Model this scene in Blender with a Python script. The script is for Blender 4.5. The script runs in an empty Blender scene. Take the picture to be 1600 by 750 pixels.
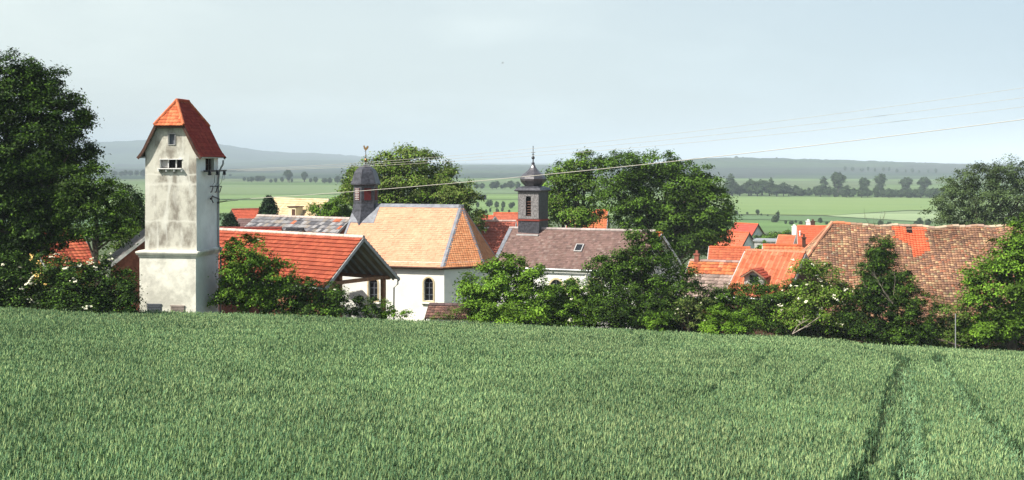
import bpy, math, random
import numpy as np
from mathutils import Vector, Matrix
rad = math.radians
scene = bpy.context.scene
C = scene.collection

# ------------------------------------------------------------------ camera, sky, sun, exposure
F = 1800.0          # focal length in pixels of the 1600 px wide photograph
HZ = 252.0          # image row of the true horizon
cam_d = bpy.data.cameras.new('camera'); cam = bpy.data.objects.new('camera', cam_d); C.objects.link(cam)
cam.location = (0, 0, 0); cam.rotation_euler = (rad(90), 0, 0)
cam_d.sensor_width = 36; cam_d.lens = 36 * F / 1600
cam_d.shift_y = -(375 - HZ) / 1600
cam_d.clip_start = 0.1; cam_d.clip_end = 40000
scene.camera = cam

SUN_AZ = math.atan2(-0.87, -0.49)      # direction towards the sun, measured from +Y to +X
SUN_EL = rad(46)
world = bpy.data.worlds.new('World'); scene.world = world; world.use_nodes = True
wn = world.node_tree.nodes; wl = world.node_tree.links
bg = wn['Background']
sky = wn.new('ShaderNodeTexSky'); sky.sky_type = 'NISHITA'; sky.sun_disc = False
sky.sun_elevation = SUN_EL; sky.sun_rotation = SUN_AZ % (2 * math.pi)
sky.air_density = 1.0; sky.dust_density = 3.0; sky.ozone_density = 1.0; sky.altitude = 200
# a thin even veil of high haze with a few faint cloud wisps
veil = wn.new('ShaderNodeMix'); veil.data_type = 'RGBA'
tc = wn.new('ShaderNodeTexCoord'); mp = wn.new('ShaderNodeMapping'); mp.inputs['Scale'].default_value = (3, 3, 11)
cn = wn.new('ShaderNodeTexNoise'); cn.inputs['Scale'].default_value = 2.2; cn.inputs['Detail'].default_value = 6
cr = wn.new('ShaderNodeMapRange'); cr.inputs[1].default_value = .46; cr.inputs[2].default_value = .78
cr.inputs[3].default_value = .80; cr.inputs[4].default_value = 1.0
wl.new(tc.outputs['Generated'], mp.inputs['Vector']); wl.new(mp.outputs[0], cn.inputs['Vector'])
wl.new(cn.outputs['Fac'], cr.inputs[0])
sx = wn.new('ShaderNodeSeparateXYZ'); wl.new(tc.outputs['Generated'], sx.inputs[0])
el_ = wn.new('ShaderNodeMapRange'); el_.inputs[1].default_value = .12; el_.inputs[2].default_value = .45; el_.inputs[3].default_value = 1; el_.inputs[4].default_value = .30; wl.new(sx.outputs[2], el_.inputs[0])
mu = wn.new('ShaderNodeMath'); mu.operation = 'MULTIPLY'; wl.new(cr.outputs[0], mu.inputs[0]); wl.new(el_.outputs[0], mu.inputs[1]); wl.new(mu.outputs[0], veil.inputs[0])
wl.new(sky.outputs[0], veil.inputs[6])
# the veil is whiter towards the sun's side of the sky, bluer away from it
dt = wn.new('ShaderNodeMapRange'); dt.inputs[1].default_value = -.46; dt.inputs[2].default_value = .46; wl.new(sx.outputs[0], dt.inputs[0])
vr = wn.new('ShaderNodeValToRGB'); vr.color_ramp.elements[0].color = (.655, .725, .70, 1); vr.color_ramp.elements[1].color = (.38, .485, .56, 1)
ve = vr.color_ramp.elements.new(.5); ve.color = (.555, .635, .645, 1)
vs = wn.new('ShaderNodeVectorMath'); vs.operation = 'SCALE'; vs.inputs['Scale'].default_value = 10.8
wl.new(dt.outputs[0], vr.inputs[0]); wl.new(vr.outputs[0], vs.inputs[0]); wl.new(vs.outputs[0], veil.inputs[7])
wl.new(veil.outputs[2], bg.inputs[0]); bg.inputs[1].default_value = 0.082

sd = bpy.data.lights.new('sun', 'SUN'); sd.energy = 5.0; sd.angle = rad(0.6); sd.color = (1, .95, .86)
sun = bpy.data.objects.new('sun', sd); C.objects.link(sun)
S = Vector((math.sin(SUN_AZ) * math.cos(SUN_EL), math.cos(SUN_AZ) * math.cos(SUN_EL), math.sin(SUN_EL)))
sun.rotation_euler = S.to_track_quat('Z', 'Y').to_euler(); sun.location = (-40, -20, 60)

scene.render.engine = 'CYCLES'
scene.cycles.volume_bounces = 0; scene.cycles.diffuse_bounces = 2
scene.view_settings.view_transform = 'Standard'; scene.view_settings.look = 'None'
scene.view_settings.exposure = 0.72; scene.view_settings.gamma = 1
scene.view_settings.use_curve_mapping = False
HAZE = 0.00019

# ------------------------------------------------------------------ materials
def mat(name, col=(.5, .5, .5), rough=.8, noise=0, nscale=3.0, col2=None, bump=0, bscale=20, attr=False, spec=.3, metal=0, transl=0, stretch=None, lo=.4, hi=.6, detail=5):
    m = bpy.data.materials.new(name); m.use_nodes = True
    n = m.node_tree.nodes; l = m.node_tree.links; b = n['Principled BSDF']
    b.inputs['Roughness'].default_value = rough; b.inputs['Metallic'].default_value = metal
    b.inputs['Specular IOR Level'].default_value = spec
    t = n.new('ShaderNodeNewGeometry'); pos = t.outputs['Position']
    if stretch:
        q = n.new('ShaderNodeMapping'); q.inputs['Scale'].default_value = stretch; l.new(pos, q.inputs['Vector']); pos = q.outputs[0]
    if attr:
        a = n.new('ShaderNodeAttribute'); a.attribute_name = 'Col'; base = a.outputs['Color']
    else:
        a = n.new('ShaderNodeRGB'); a.outputs[0].default_value = (*col, 1); base = a.outputs[0]
    if noise:
        x = n.new('ShaderNodeTexNoise'); x.inputs['Scale'].default_value = nscale; x.inputs['Detail'].default_value = detail
        x.inputs['Roughness'].default_value = .65
        l.new(pos, x.inputs['Vector'])
        r = n.new('ShaderNodeMapRange'); r.inputs[1].default_value = lo; r.inputs[2].default_value = hi
        l.new(x.outputs['Fac'], r.inputs[0])
        mx = n.new('ShaderNodeMix'); mx.data_type = 'RGBA'
        if col2:
            r.inputs[3].default_value = 0; r.inputs[4].default_value = noise
            l.new(base, mx.inputs[6]); mx.inputs[7].default_value = (*col2, 1); l.new(r.outputs[0], mx.inputs[0])
        else:
            mx.blend_type = 'MULTIPLY'; mx.inputs[0].default_value = 1; l.new(base, mx.inputs[6])
            r.inputs[3].default_value = 1 - noise; r.inputs[4].default_value = 1 + noise * .4
            l.new(r.outputs[0], mx.inputs[7])
        base = mx.outputs[2]
    l.new(base, b.inputs['Base Color'])
    if bump:
        x = n.new('ShaderNodeTexNoise'); x.inputs['Scale'].default_value = bscale; x.inputs['Detail'].default_value = 4
        l.new(t.outputs['Position'], x.inputs['Vector'])
        u = n.new('ShaderNodeBump'); u.inputs['Strength'].default_value = bump; u.inputs['Distance'].default_value = .05
        l.new(x.outputs['Fac'], u.inputs['Height']); l.new(u.outputs[0], b.inputs['Normal'])
    if transl:
        tr = n.new('ShaderNodeBsdfTranslucent'); l.new(base, tr.inputs['Color'])
        ms = n.new('ShaderNodeMixShader'); ms.inputs[0].default_value = transl
        l.new(b.outputs[0], ms.inputs[1]); l.new(tr.outputs[0], ms.inputs[2])
        l.new(ms.outputs[0], n['Material Output'].inputs['Surface'])
    return m

M = {}
M['leaf'] = mat('leaf', attr=True, rough=.6, spec=.12, transl=.10)
M['wheat'] = mat('wheat', attr=True, rough=.65, spec=.15, transl=.15, noise=.22, nscale=.22, detail=6, stretch=(1, .45, 1), lo=.35, hi=.65)
M['bark'] = mat('bark', (.09, .07, .05), noise=.5, nscale=5, bump=.5)
M['deadwood'] = mat('deadwood', (.32, .27, .22), noise=.4, nscale=4)
M['tile'] = mat('tile', attr=True, rough=.8, noise=.16, nscale=1.1, spec=.12, lo=.3, hi=.7)
M['slate'] = mat('slate', (.055, .056, .068), rough=.38, noise=.5, nscale=6, spec=.5, bump=.3, bscale=12)
M['slate_sunlit'] = mat('slate_sunlit', (.20, .19, .19), rough=.55, noise=.45, nscale=9, spec=.4, bump=.3, bscale=10)
M['lead'] = mat('lead', (.20, .21, .235), rough=.45, noise=.25, nscale=3, metal=.2)
M['onion'] = mat('onion', (.10, .095, .105), rough=.33, noise=.35, nscale=4, spec=.6, metal=.3)
M['plaster'] = mat('plaster', (.86, .85, .78), noise=.10, nscale=.8, bump=.15, bscale=8)
M['plaster_church'] = mat('plaster_church', (.76, .76, .72), noise=.10, nscale=.9, bump=.15, bscale=8)
M['cream'] = mat('cream', (.62, .55, .36), noise=.15, nscale=1)
M['yellow'] = mat('yellow', (.72, .48, .16), noise=.12, nscale=1)
M['sandstone'] = mat('sandstone', (.60, .50, .32), noise=.15, nscale=4)
M['brick'] = mat('brick', (.26, .09, .06), noise=.3, nscale=3)
M['wood'] = mat('wood', (.42, .20, .11), noise=.3, nscale=6)
M['darkwood'] = mat('darkwood', (.08, .038, .025), noise=.3, nscale=6)
M['redlouvre'] = mat('redlouvre', (.10, .012, .012), rough=.6)
M['redband'] = mat('redband', (.26, .055, .04), rough=.6)
M['whitepaint'] = mat('whitepaint', (.75, .74, .72), rough=.5)
M['greypaint'] = mat('greypaint', (.42, .41, .40), rough=.5, noise=.15)
M['glass'] = mat('glass', (.015, .017, .02), rough=.12, spec=.6)
M['dark'] = mat('dark', (.012, .012, .013), rough=.9)
M['iron'] = mat('iron', (.025, .025, .03), rough=.5)
M['gold'] = mat('gold', (.34, .21, .09), rough=.35, metal=.7)
M['wire'] = mat('wire', (.45, .42, .36), rough=.5)
M['zinc'] = mat('zinc', (.35, .36, .37), rough=.45, metal=.3)
M['ventgrey'] = mat('ventgrey', (.10, .11, .13), rough=.6)
M['venttan'] = mat('venttan', (.33, .27, .24), rough=.7, noise=.2)
M['flower'] = mat('flower', (.72, .70, .52), rough=.8)
M['soil'] = mat('soil', (.06, .105, .03), col2=(.085, .095, .04), noise=1, nscale=1.5)
M['quarry'] = mat('quarry', (.42, .33, .24), noise=.3, nscale=.02)
M['concrete'] = mat('concrete', (.4, .39, .37), noise=.2)

def tower_mat():
    """weathered lime render: pale, with brown-grey stains, whitish drips and cracks of its own"""
    m = mat('weathered_render', (.56, .54, .46), noise=.9, nscale=1.3, col2=(.21, .185, .15), bump=.3, bscale=6, stretch=(1, 1, .55), lo=.42, hi=.60, detail=7)
    n = m.node_tree.nodes; l = m.node_tree.links; b = n['Principled BSDF']
    src = b.inputs['Base Color'].links[0].from_socket
    g = n.new('ShaderNodeNewGeometry')
    q = n.new('ShaderNodeMapping'); q.inputs['Scale'].default_value = (1.6, 1.6, .35); l.new(g.outputs['Position'], q.inputs['Vector'])
    x = n.new('ShaderNodeTexNoise'); x.inputs['Scale'].default_value = 1.3; x.inputs['Detail'].default_value = 8; x.inputs['Distortion'].default_value = .6
    l.new(q.outputs[0], x.inputs['Vector'])
    r = n.new('ShaderNodeMapRange'); r.inputs[1].default_value = .52; r.inputs[2].default_value = .66; r.inputs[4].default_value = .75; l.new(x.outputs['Fac'], r.inputs[0])
    mx = n.new('ShaderNodeMix'); mx.data_type = 'RGBA'; l.new(r.outputs[0], mx.inputs[0]); l.new(src, mx.inputs[6]); mx.inputs[7].default_value = (.66, .65, .58, 1)
    # pale horizontal patched bands
    sp = n.new('ShaderNodeSeparateXYZ'); l.new(g.outputs['Position'], sp.inputs[0])
    base = mx.outputs[2]
    for zc, hw in ((-1.15, .10), (-3.05, .07), (-.65, .06), (-4.5, .18)):
        ad = n.new('ShaderNodeMath'); ad.operation = 'SUBTRACT'; ad.inputs[1].default_value = zc; l.new(sp.outputs[2], ad.inputs[0])
        wob = n.new('ShaderNodeTexNoise'); wob.inputs['Scale'].default_value = 2.5; l.new(g.outputs['Position'], wob.inputs['Vector'])
        a2 = n.new('ShaderNodeMath'); a2.operation = 'MULTIPLY_ADD'; a2.inputs[1].default_value = .35; l.new(wob.outputs['Fac'], a2.inputs[0]); l.new(ad.outputs[0], a2.inputs[2])
        a3 = n.new('ShaderNodeMath'); a3.operation = 'SUBTRACT'; a3.inputs[1].default_value = .175; l.new(a2.outputs[0], a3.inputs[0])
        ab = n.new('ShaderNodeMath'); ab.operation = 'ABSOLUTE'; l.new(a3.outputs[0], ab.inputs[0])
        rr = n.new('ShaderNodeMapRange'); rr.inputs[1].default_value = 0; rr.inputs[2].default_value = hw * 1.3; rr.inputs[3].default_value = .65; rr.inputs[4].default_value = 0
        l.new(ab.outputs[0], rr.inputs[0])
        m2 = n.new('ShaderNodeMix'); m2.data_type = 'RGBA'; l.new(rr.outputs[0], m2.inputs[0]); l.new(base, m2.inputs[6]); m2.inputs[7].default_value = (.68, .66, .58, 1)
        base = m2.outputs[2]
    l.new(base, b.inputs['Base Color'])
    return m
M['tower'] = tower_mat()
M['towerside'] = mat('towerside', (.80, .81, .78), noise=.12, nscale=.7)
M['towerbase'] = mat('towerbase', (.74, .72, .62), noise=.28, nscale=1.0, bump=.25, bscale=6)

def land_mat(name, a, b, c, sc, sx):
    m = bpy.data.materials.new(name); m.use_nodes = True
    n = m.node_tree.nodes; l = m.node_tree.links; p = n['Principled BSDF']; p.inputs['Roughness'].default_value = .9
    p.inputs['Specular IOR Level'].default_value = .1
    g = n.new('ShaderNodeNewGeometry'); q = n.new('ShaderNodeMapping'); q.inputs['Scale'].default_value = (sc * sx, sc, 0.0)
    q.inputs['Rotation'].default_value = (0, 0, .12); l.new(g.outputs['Position'], q.inputs['Vector'])
    v = n.new('ShaderNodeTexVoronoi'); v.inputs['Scale'].default_value = 1; v.distance = 'MANHATTAN'; l.new(q.outputs[0], v.inputs['Vector'])
    r = n.new('ShaderNodeValToRGB'); sp = n.new('ShaderNodeSeparateColor'); l.new(v.outputs['Color'], sp.inputs[0]); l.new(sp.outputs[0], r.inputs[0])
    r.color_ramp.interpolation = 'CONSTANT'
    r.color_ramp.elements[0].color = (*a, 1); r.color_ramp.elements[1].position = .7; r.color_ramp.elements[1].color = (*c, 1)
    e = r.color_ramp.elements.new(.35); e.color = (*b, 1)
    x = n.new('ShaderNodeTexNoise'); x.inputs['Scale'].default_value = sc * 8; x.inputs['Detail'].default_value = 8; l.new(g.outputs['Position'], x.inputs['Vector'])
    rr = n.new('ShaderNodeMapRange'); rr.inputs[1].default_value = .3; rr.inputs[2].default_value = .7; rr.inputs[3].default_value = .7; rr.inputs[4].default_value = 1.25; l.new(x.outputs['Fac'], rr.inputs[0])
    mx = n.new('ShaderNodeMix'); mx.data_type = 'RGBA'; mx.blend_type = 'MULTIPLY'; mx.inputs[0].default_value = 1
    l.new(r.outputs[0], mx.inputs[6]); l.new(rr.outputs[0], mx.inputs[7]); l.new(mx.outputs[2], p.inputs['Base Color'])
    return m
M['plain'] = land_mat('plain', (.085, .14, .045), (.11, .165, .06), (.10, .135, .06), .004, .35)
M['hillside'] = land_mat('hillside', (.026, .046, .028), (.045, .072, .036), (.034, .046, .036), .0025, .5)

# ------------------------------------------------------------------ mesh building
class MB:
    def __init__(s): s.v = []; s.f = []; s.c = []; s.nv = 0
    def add(s, v, f, c=None):
        v = np.asarray(v, float).reshape(-1, 3); f = np.asarray(f, int)
        s.v.append(v); s.f.append(f + s.nv); s.nv += len(v)
        c = np.array((.5, .5, .5)) if c is None else np.asarray(c, float)
        s.c.append(np.broadcast_to(c, (len(f), 3)))
        return s
    def poly(s, pts, c=None):
        return s.add(pts, [list(range(len(pts)))], c)
    def box(s, ctr, ax, ay, az, c=None):
        ctr, ax, ay, az = (np.array(q, float) for q in (ctr, ax, ay, az))
        v = [ctr + i * ax + j * ay + k * az for k in (-1, 1) for j in (-1, 1) for i in (-1, 1)]
        return s.add(v, [[0, 2, 3, 1], [4, 5, 7, 6], [0, 1, 5, 4], [2, 6, 7, 3], [0, 4, 6, 2], [1, 3, 7, 5]], c)
    def loft(s, rings, c=None, cap=True):
        n = len(rings[0]); v = np.concatenate([np.asarray(r, float) for r in rings])
        f = [[k * n + i, k * n + (i + 1) % n, (k + 1) * n + (i + 1) % n, (k + 1) * n + i] for k in range(len(rings) - 1) for i in range(n)]
        s.add(v, f, c)
        if cap:
            s.poly(list(reversed(rings[0])), c); s.poly(rings[-1], c)
        return s
    def tube(s, pts, r, n=6, c=None):
        pts = [np.array(p, float) for p in pts]
        r = r if hasattr(r, '__len__') else [r] * len(pts)
        rings = []
        for i, p in enumerate(pts):
            d = pts[min(i + 1, len(pts) - 1)] - pts[max(i - 1, 0)]; d /= (np.linalg.norm(d) + 1e-9)
            a = np.cross(d, (0, 0, 1) if abs(d[2]) < .9 else (1, 0, 0)); a /= np.linalg.norm(a); b = np.cross(d, a)
            rings.append([p + r[i] * (math.cos(t) * a + math.sin(t) * b) for t in np.linspace(0, 2 * math.pi, n, endpoint=False)])
        return s.loft(rings, c)
    def lathe(s, ctr, prof, n=8, rot=0, c=None):
        return s.loft([[(ctr[0] + r * math.sin(rot + 2 * math.pi * i / n), ctr[1] - r * math.cos(rot + 2 * math.pi * i / n), ctr[2] + z) for i in range(n)] for r, z in prof], c)
    def build(s, name, m, parent=None, origin=None, smooth=False):
        o0 = np.array(ORG[parent.name] if parent else (origin if origin is not None else (0, 0, 0)), float)
        me = bpy.data.meshes.new(name)
        v = np.concatenate(s.v) - o0
        me.vertices.add(len(v)); me.vertices.foreach_set('co', v.ravel())
        loops = []; tot = []
        for f in s.f:
            loops.append(f.ravel()); tot.append(np.full(len(f), f.shape[1]))
        loops = np.concatenate(loops); tot = np.concatenate(tot)
        me.loops.add(len(loops)); me.loops.foreach_set('vertex_index', loops.astype(np.int32))
        me.polygons.add(len(tot)); st = np.concatenate(([0], np.cumsum(tot)[:-1]))
        me.polygons.foreach_set('loop_start', st.astype(np.int32)); me.polygons.foreach_set('loop_total', tot.astype(np.int32))
        me.update(calc_edges=True)
        a = me.attributes.new('Col', 'FLOAT_VECTOR', 'FACE'); a.data.foreach_set('vector', np.concatenate(s.c).astype(np.float32).ravel())
        me.polygons.foreach_set('use_smooth', np.full(len(tot), bool(smooth)))
        me.materials.append(M[m] if isinstance(m, str) else m)
        me.validate()
        o = bpy.data.objects.new(name, me); C.objects.link(o)
        if parent: o.parent = parent
        else: o.location = tuple(o0)
        ORG[o.name] = o0
        return o
ORG = {}
def tag(o, label=None, cat=None, group=None, kind=None):
    if label: o['label'] = label
    if cat: o['category'] = cat
    if group: o['group'] = group
    if kind: o['kind'] = kind
    return o
def thing(name, label, cat, loc, group=None):
    o = bpy.data.objects.new(name, None); C.objects.link(o); o.location = tuple(loc); o.empty_display_size = .3
    ORG[o.name] = np.array(loc, float); return tag(o, label, cat, group)
def copy_thing(o, loc, label=None, group=None, rz=0, sc=1):
    r = o.copy(); C.objects.link(r); r.location = tuple(loc); r.rotation_euler = (0, 0, rz)
    r.scale = sc if hasattr(sc, '__len__') else (sc, sc, sc)
    if label: r['label'] = label
    if group: r['group'] = group
    for ch in list(o.children):
        c = ch.copy(); C.objects.link(c); c.parent = r
    return r
def at(px, py, Y):
    return np.array(((px - 800) / F * Y, Y, -(py - HZ) / F * Y))
def nrm(v):
    v = np.asarray(v, float); return v / np.linalg.norm(v)
def cut(ob, mb):
    """carve real openings out of a wall mesh"""
    import bmesh
    c = mb.build('cutter', 'dark', ob)
    for q in (c, ob):
        b = bmesh.new(); b.from_mesh(q.data); bmesh.ops.remove_doubles(b, verts=b.verts, dist=1e-5) if q is c else None
        bmesh.ops.recalc_face_normals(b, faces=b.faces); b.to_mesh(q.data); b.free()
    mod = ob.modifiers.new('b', 'BOOLEAN'); mod.object = c; mod.operation = 'DIFFERENCE'; mod.solver = 'EXACT'
    bpy.context.view_layer.update()
    dg = bpy.context.evaluated_depsgraph_get(); me = bpy.data.meshes.new_from_object(ob.evaluated_get(dg))
    ob.modifiers.clear(); me.name = ob.data.name; ob.data = me; bpy.data.objects.remove(c)

# ------------------------------------------------------------------ ground
def canopy(x, y):
    x = np.clip(x, -70, 70)
    return -2.95 - .0925 * np.clip(y, -15, 80) - .045 * x
def hill_layers(px, Y):
    z = np.full(np.shape(Y), -25.0)
    for pts, Yf, Yc in (
        (((-2500, 262), (-600, 236), (0, 227), (140, 226), (200, 223), (250, 220), (300, 222), (350, 228), (400, 236), (450, 240), (480, 240), (520, 242), (560, 245), (600, 250), (680, 256), (760, 262)), 4500, 7000),
        (((-2500, 258), (0, 256), (350, 255), (450, 251), (560, 251), (640, 256), (700, 263)), 3300, 5200),
        (((480, 266), (560, 262), (640, 259), (700, 258), (880, 258), (1000, 257), (1060, 256), (1200, 258)), 2200, 4200),
        (((960, 264), (1040, 254), (1085, 249.5), (1150, 248.5), (1250, 250), (1400, 254), (1500, 257), (1600, 258), (1900, 262), (3500, 262)), 1750, 3200)):
        yy = np.interp(px, [p[0] for p in pts], [p[1] for p in pts])
        zt = -(yy - HZ) / F * Yc
        t = np.clip((Y - Yf) / (Yc - Yf), 0, 1); t = t * t * (3 - 2 * t)
        back = np.clip((Y - Yc) / 2500, 0, 1)
        z = np.maximum(z, -25 + (zt + 25) * t * (1 - back * .6))
    return z
def gh(x, y):
    x = np.asarray(x, float); y = np.asarray(y, float)
    xx = np.clip(x, -80, 80)
    soil = canopy(x, y) - .62
    vil = np.interp(y, [58, 62, 75, 100, 140, 220, 400, 480], [-9.0, -9.7, -11.3, -13.2, -15.5, -19.5, -24.6, -25]) - xx * np.interp(y, [58, 90, 250], [.045, .02, 0])
    w = np.clip((y - 58) / 4, 0, 1)
    z = soil * (1 - w) + vil * w
    r = np.hypot(x, y)
    far = np.clip((r - 300) / 300, 0, 1)
    z = z * (1 - far) + -25 * far
    yy = np.maximum(y, 1.0)
    h = hill_layers(x / yy * F + 800, r)
    return np.where((y > 0) & (r > 1500), h, z)
def G(x, y): return float(gh(x, y))

angs = np.concatenate((np.linspace(-180, -44, 28), np.arange(-40, 40.01, .25), np.linspace(44, 180, 28)))
rr_ = np.concatenate(([.5], np.geomspace(2, 40, 40), np.linspace(41, 100, 70), np.geomspace(101, 1700, 90), np.geomspace(1730, 16000, 110)))
A, R = np.meshgrid(np.radians(angs), rr_)
gx = R * np.sin(A); gy = R * np.cos(A); gz = gh(gx, gy)
rs = np.random.RandomState(3)
gz = gz + np.where(R > 2600, rs.rand(*gz.shape) * np.clip((gz + 25) / 40, 0, 1) * 7, 0)
pts = np.stack((gx, gy, gz), -1)
na = len(angs); nr = len(rr_)
split = int(np.searchsorted(rr_, 1700))
def grid(i0, i1, name, m):
    v = pts[i0:i1 + 1].reshape(-1, 3); k = i1 - i0
    ii, jj = np.meshgrid(np.arange(k), np.arange(na - 1), indexing='ij'); a = (ii * na + jj).ravel()
    mb = MB(); mb.add(v, np.stack((a, a + 1, a + na + 1, a + na), 1))
    return tag(mb.build(name, m, smooth=True), kind='structure')
ground_near_end = int(np.searchsorted(rr_, 400))
grid(0, ground_near_end, 'ground', 'soil')
grid(ground_near_end, split, 'terrain', 'plain')
grid(split, nr - 1, 'hills', 'hillside')

def field(name, quad, col, z=.25, col2=None, zb=-25):
    """a crop field on the valley floor"""
    P = []
    for px, py in quad:
        Y = 25 * F / (py - HZ); P.append(((px - 800) / F * Y, Y, zb + z))
    m = mat('crop_' + name, col, noise=.7 if col2 else .22, nscale=.016, col2=col2, stretch=(.35, 1.9, 1), rough=.9, spec=.1)
    mb = MB(); mb.poly(P); o = mb.build(name, m); return tag(o, kind='structure')
GR = (.155, .25, .055); GR2 = (.115, .175, .06)
field('crop_field', [(-700, 303), (700, 304), (700, 290), (-700, 287)], (.13, .185, .085), col2=(.155, .21, .08))
field('crop_field', [(-900, 311), (760, 312), (760, 304.6), (-900, 303.5)], (.165, .25, .09))
field('crop_field', [(-1200, 336), (560, 334), (600, 314), (-1200, 312.6)], (.165, .25, .075), col2=(.14, .21, .075))
field('crop_field', [(-1600, 360), (560, 358), (600, 335), (-1600, 337)], (.10, .17, .075))
field('meadow', [(560, 303), (1000, 303), (960, 295), (560, 294.5)], (.13, .19, .09), z=.3)
field('crop_field', [(600, 312), (1000, 312), (1000, 303.8), (640, 303.8)], (.155, .24, .075))
field('meadow', [(600, 345), (1010, 345), (1000, 313), (640, 313)], (.17, .25, .09), col2=(.12, .2, .06))
field('crop_field', [(1020, 334), (1300, 337), (1420, 329), (1700, 333), (1700, 311), (1420, 309.5), (1130, 307), (1010, 307)], (.15, .225, .08), col2=(.18, .25, .085))
field('crop_field', [(1290, 338), (1440, 347), (1800, 350), (1750, 334), (1420, 330)], (.24, .31, .16))
field('crop_field', [(1020, 343), (1200, 344), (1440, 352), (1440, 348), (1285, 338.6), (1020, 335)], (.10, .165, .07))
field('meadow', [(1020, 362), (1700, 366), (1700, 353), (1440, 353), (1200, 345), (1020, 344)], (.11, .19, .06))
q = MB(); qy = 2900
qp = [at(p, y, qy) for p, y in ((1133, 256.5), (1150, 257), (1160, 252.5), (1152, 249.6), (1146, 249.8))]
qp = [(p[0], p[1] + k * 60, G(p[0], p[1] + k * 60) + 3) for k, p in zip((0, 0, 3, 6, 5), qp)]
q.poly(qp); tag(q.build('quarry_ground', 'quarry'), kind='structure')

# ------------------------------------------------------------------ tile roofs
R_ = np.random.RandomState(11)
def pal(*cols, p=None, var=.12):
    cols = np.array(cols, float)
    def f(s, t, rng):
        i = rng.choice(len(cols), len(s), p=p); return cols[i] * (1 + var * rng.randn(len(s), 1)).clip(.5, 1.6)
    return f
RED = pal((.52, .105, .035), (.48, .09, .035), (.56, .13, .045), var=.06)
ORANGE = pal((.60, .30, .12), (.63, .34, .15), (.56, .26, .10), var=.05)
def tile_plane(mb, T0, T1, B0, B1, colf=RED, tw=.30, th=.36, amp=.022, lift=.035, thick=.07, seed=1, under=.005):
    """roof plane between a top edge T0-T1 and an eave B0-B1, laid with single tiles"""
    rng = np.random.RandomState(seed)
    T0, T1, B0, B1 = (np.array(p, float) for p in (T0, T1, B0, B1))
    U = nrm(B1 - B0); d = T0 - B0; D = -(d - U * (d @ U)); Sl = np.linalg.norm(D); D = D / Sl
    N = np.cross(U, D); N = N if N[2] > 0 else -N
    xl = lambda t: ((T0 + (B0 - T0) * t / Sl) - B0) @ U
    xr = lambda t: ((T1 + (B1 - T1) * t / Sl) - B0) @ U
    O = B0 - D * Sl
    nrow = max(1, int(round(Sl / th))); th = Sl / nrow
    xmin = min(xl(0), 0); L = max(xr(0), xr(Sl)) - xmin; K = 4
    prof = np.array([0, .75, 1, .45, 0]) * amp
    for k in range(nrow):
        t0, t1 = k * th, (k + 1) * th + .02
        a, b = min(xl(t0), xl(t1)), max(xr(t0), xr(t1))
        i = np.arange(int((a - xmin) / tw), int((b - xmin) / tw) + 1); n = len(i)
        xs = xmin + (i[:, None] + np.linspace(0, 1, K + 1)[None]) * tw
        jit = rng.randn(n, 1) * .004
        rows = []
        for t, off, (lo, hi) in ((t0, .0, (xl(t0), xr(t0))), (t1, lift, (xl(t1), xr(t1))), (t1, -.01, (xl(t1), xr(t1)))):
            x = np.clip(xs, lo, max(hi, lo)); h = prof[None] + off + jit if off >= 0 else np.zeros_like(xs) - .01
            rows.append(O + x[..., None] * U + t * D + h[..., None] * N)
        v = np.stack(rows, 1).reshape(-1, 3)
        base = (np.arange(n) * 3 * (K + 1))[:, None]
        f = []
        for r in range(2):
            for j in range(K):
                f.append(np.stack([base[:, 0] + r * (K + 1) + j, base[:, 0] + (r + 1) * (K + 1) + j, base[:, 0] + (r + 1) * (K + 1) + j + 1, base[:, 0] + r * (K + 1) + j + 1], 1))
        keep = (xs[:, -1] > a + 1e-3) & (xs[:, 0] < b - 1e-3)
        c = colf(xs[:, 0], np.full(n, t0), rng)
        fa = np.stack(f, 1)[keep].reshape(-1, 4); ca = np.repeat(c[keep], 2 * K, 0)
        mb.add(v, fa, ca)
    q = [T0, T1, B1, B0]; lo = [p - N * thick for p in q]; up = [p - N * under for p in q]
    cm = colf(np.zeros(4), np.zeros(4), rng).mean(0)
    if np.linalg.norm(T1 - T0) < .01: up = [up[0], up[2], up[3]]; lo = [lo[0], lo[2], lo[3]]
    mb.poly(up, cm); mb.poly(lo[::-1], (.40, .31, .23))  # underside colour lightened to stand in for bounced light
    for i in range(len(up)):
        j = (i + 1) % len(up); mb.poly([up[i], lo[i], lo[j], up[j]], (.25, .15, .1))
    return N
def ridge_cap(mb, P0, P1, c, r=.11, seg=.38, var=.1, seed=5):
    P0, P1 = np.array(P0, float), np.array(P1, float); L = np.linalg.norm(P1 - P0); n = max(1, int(L / seg)); rng = np.random.RandomState(seed)
    for i in range(n):
        a = P0 + (P1 - P0) * i / n; b = P0 + (P1 - P0) * (i + 1.06) / n
        cc = np.array(c) * (1 + var * rng.randn())
        mb.tube([a, b], [r, r * 1.15], 7, cc)

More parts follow.
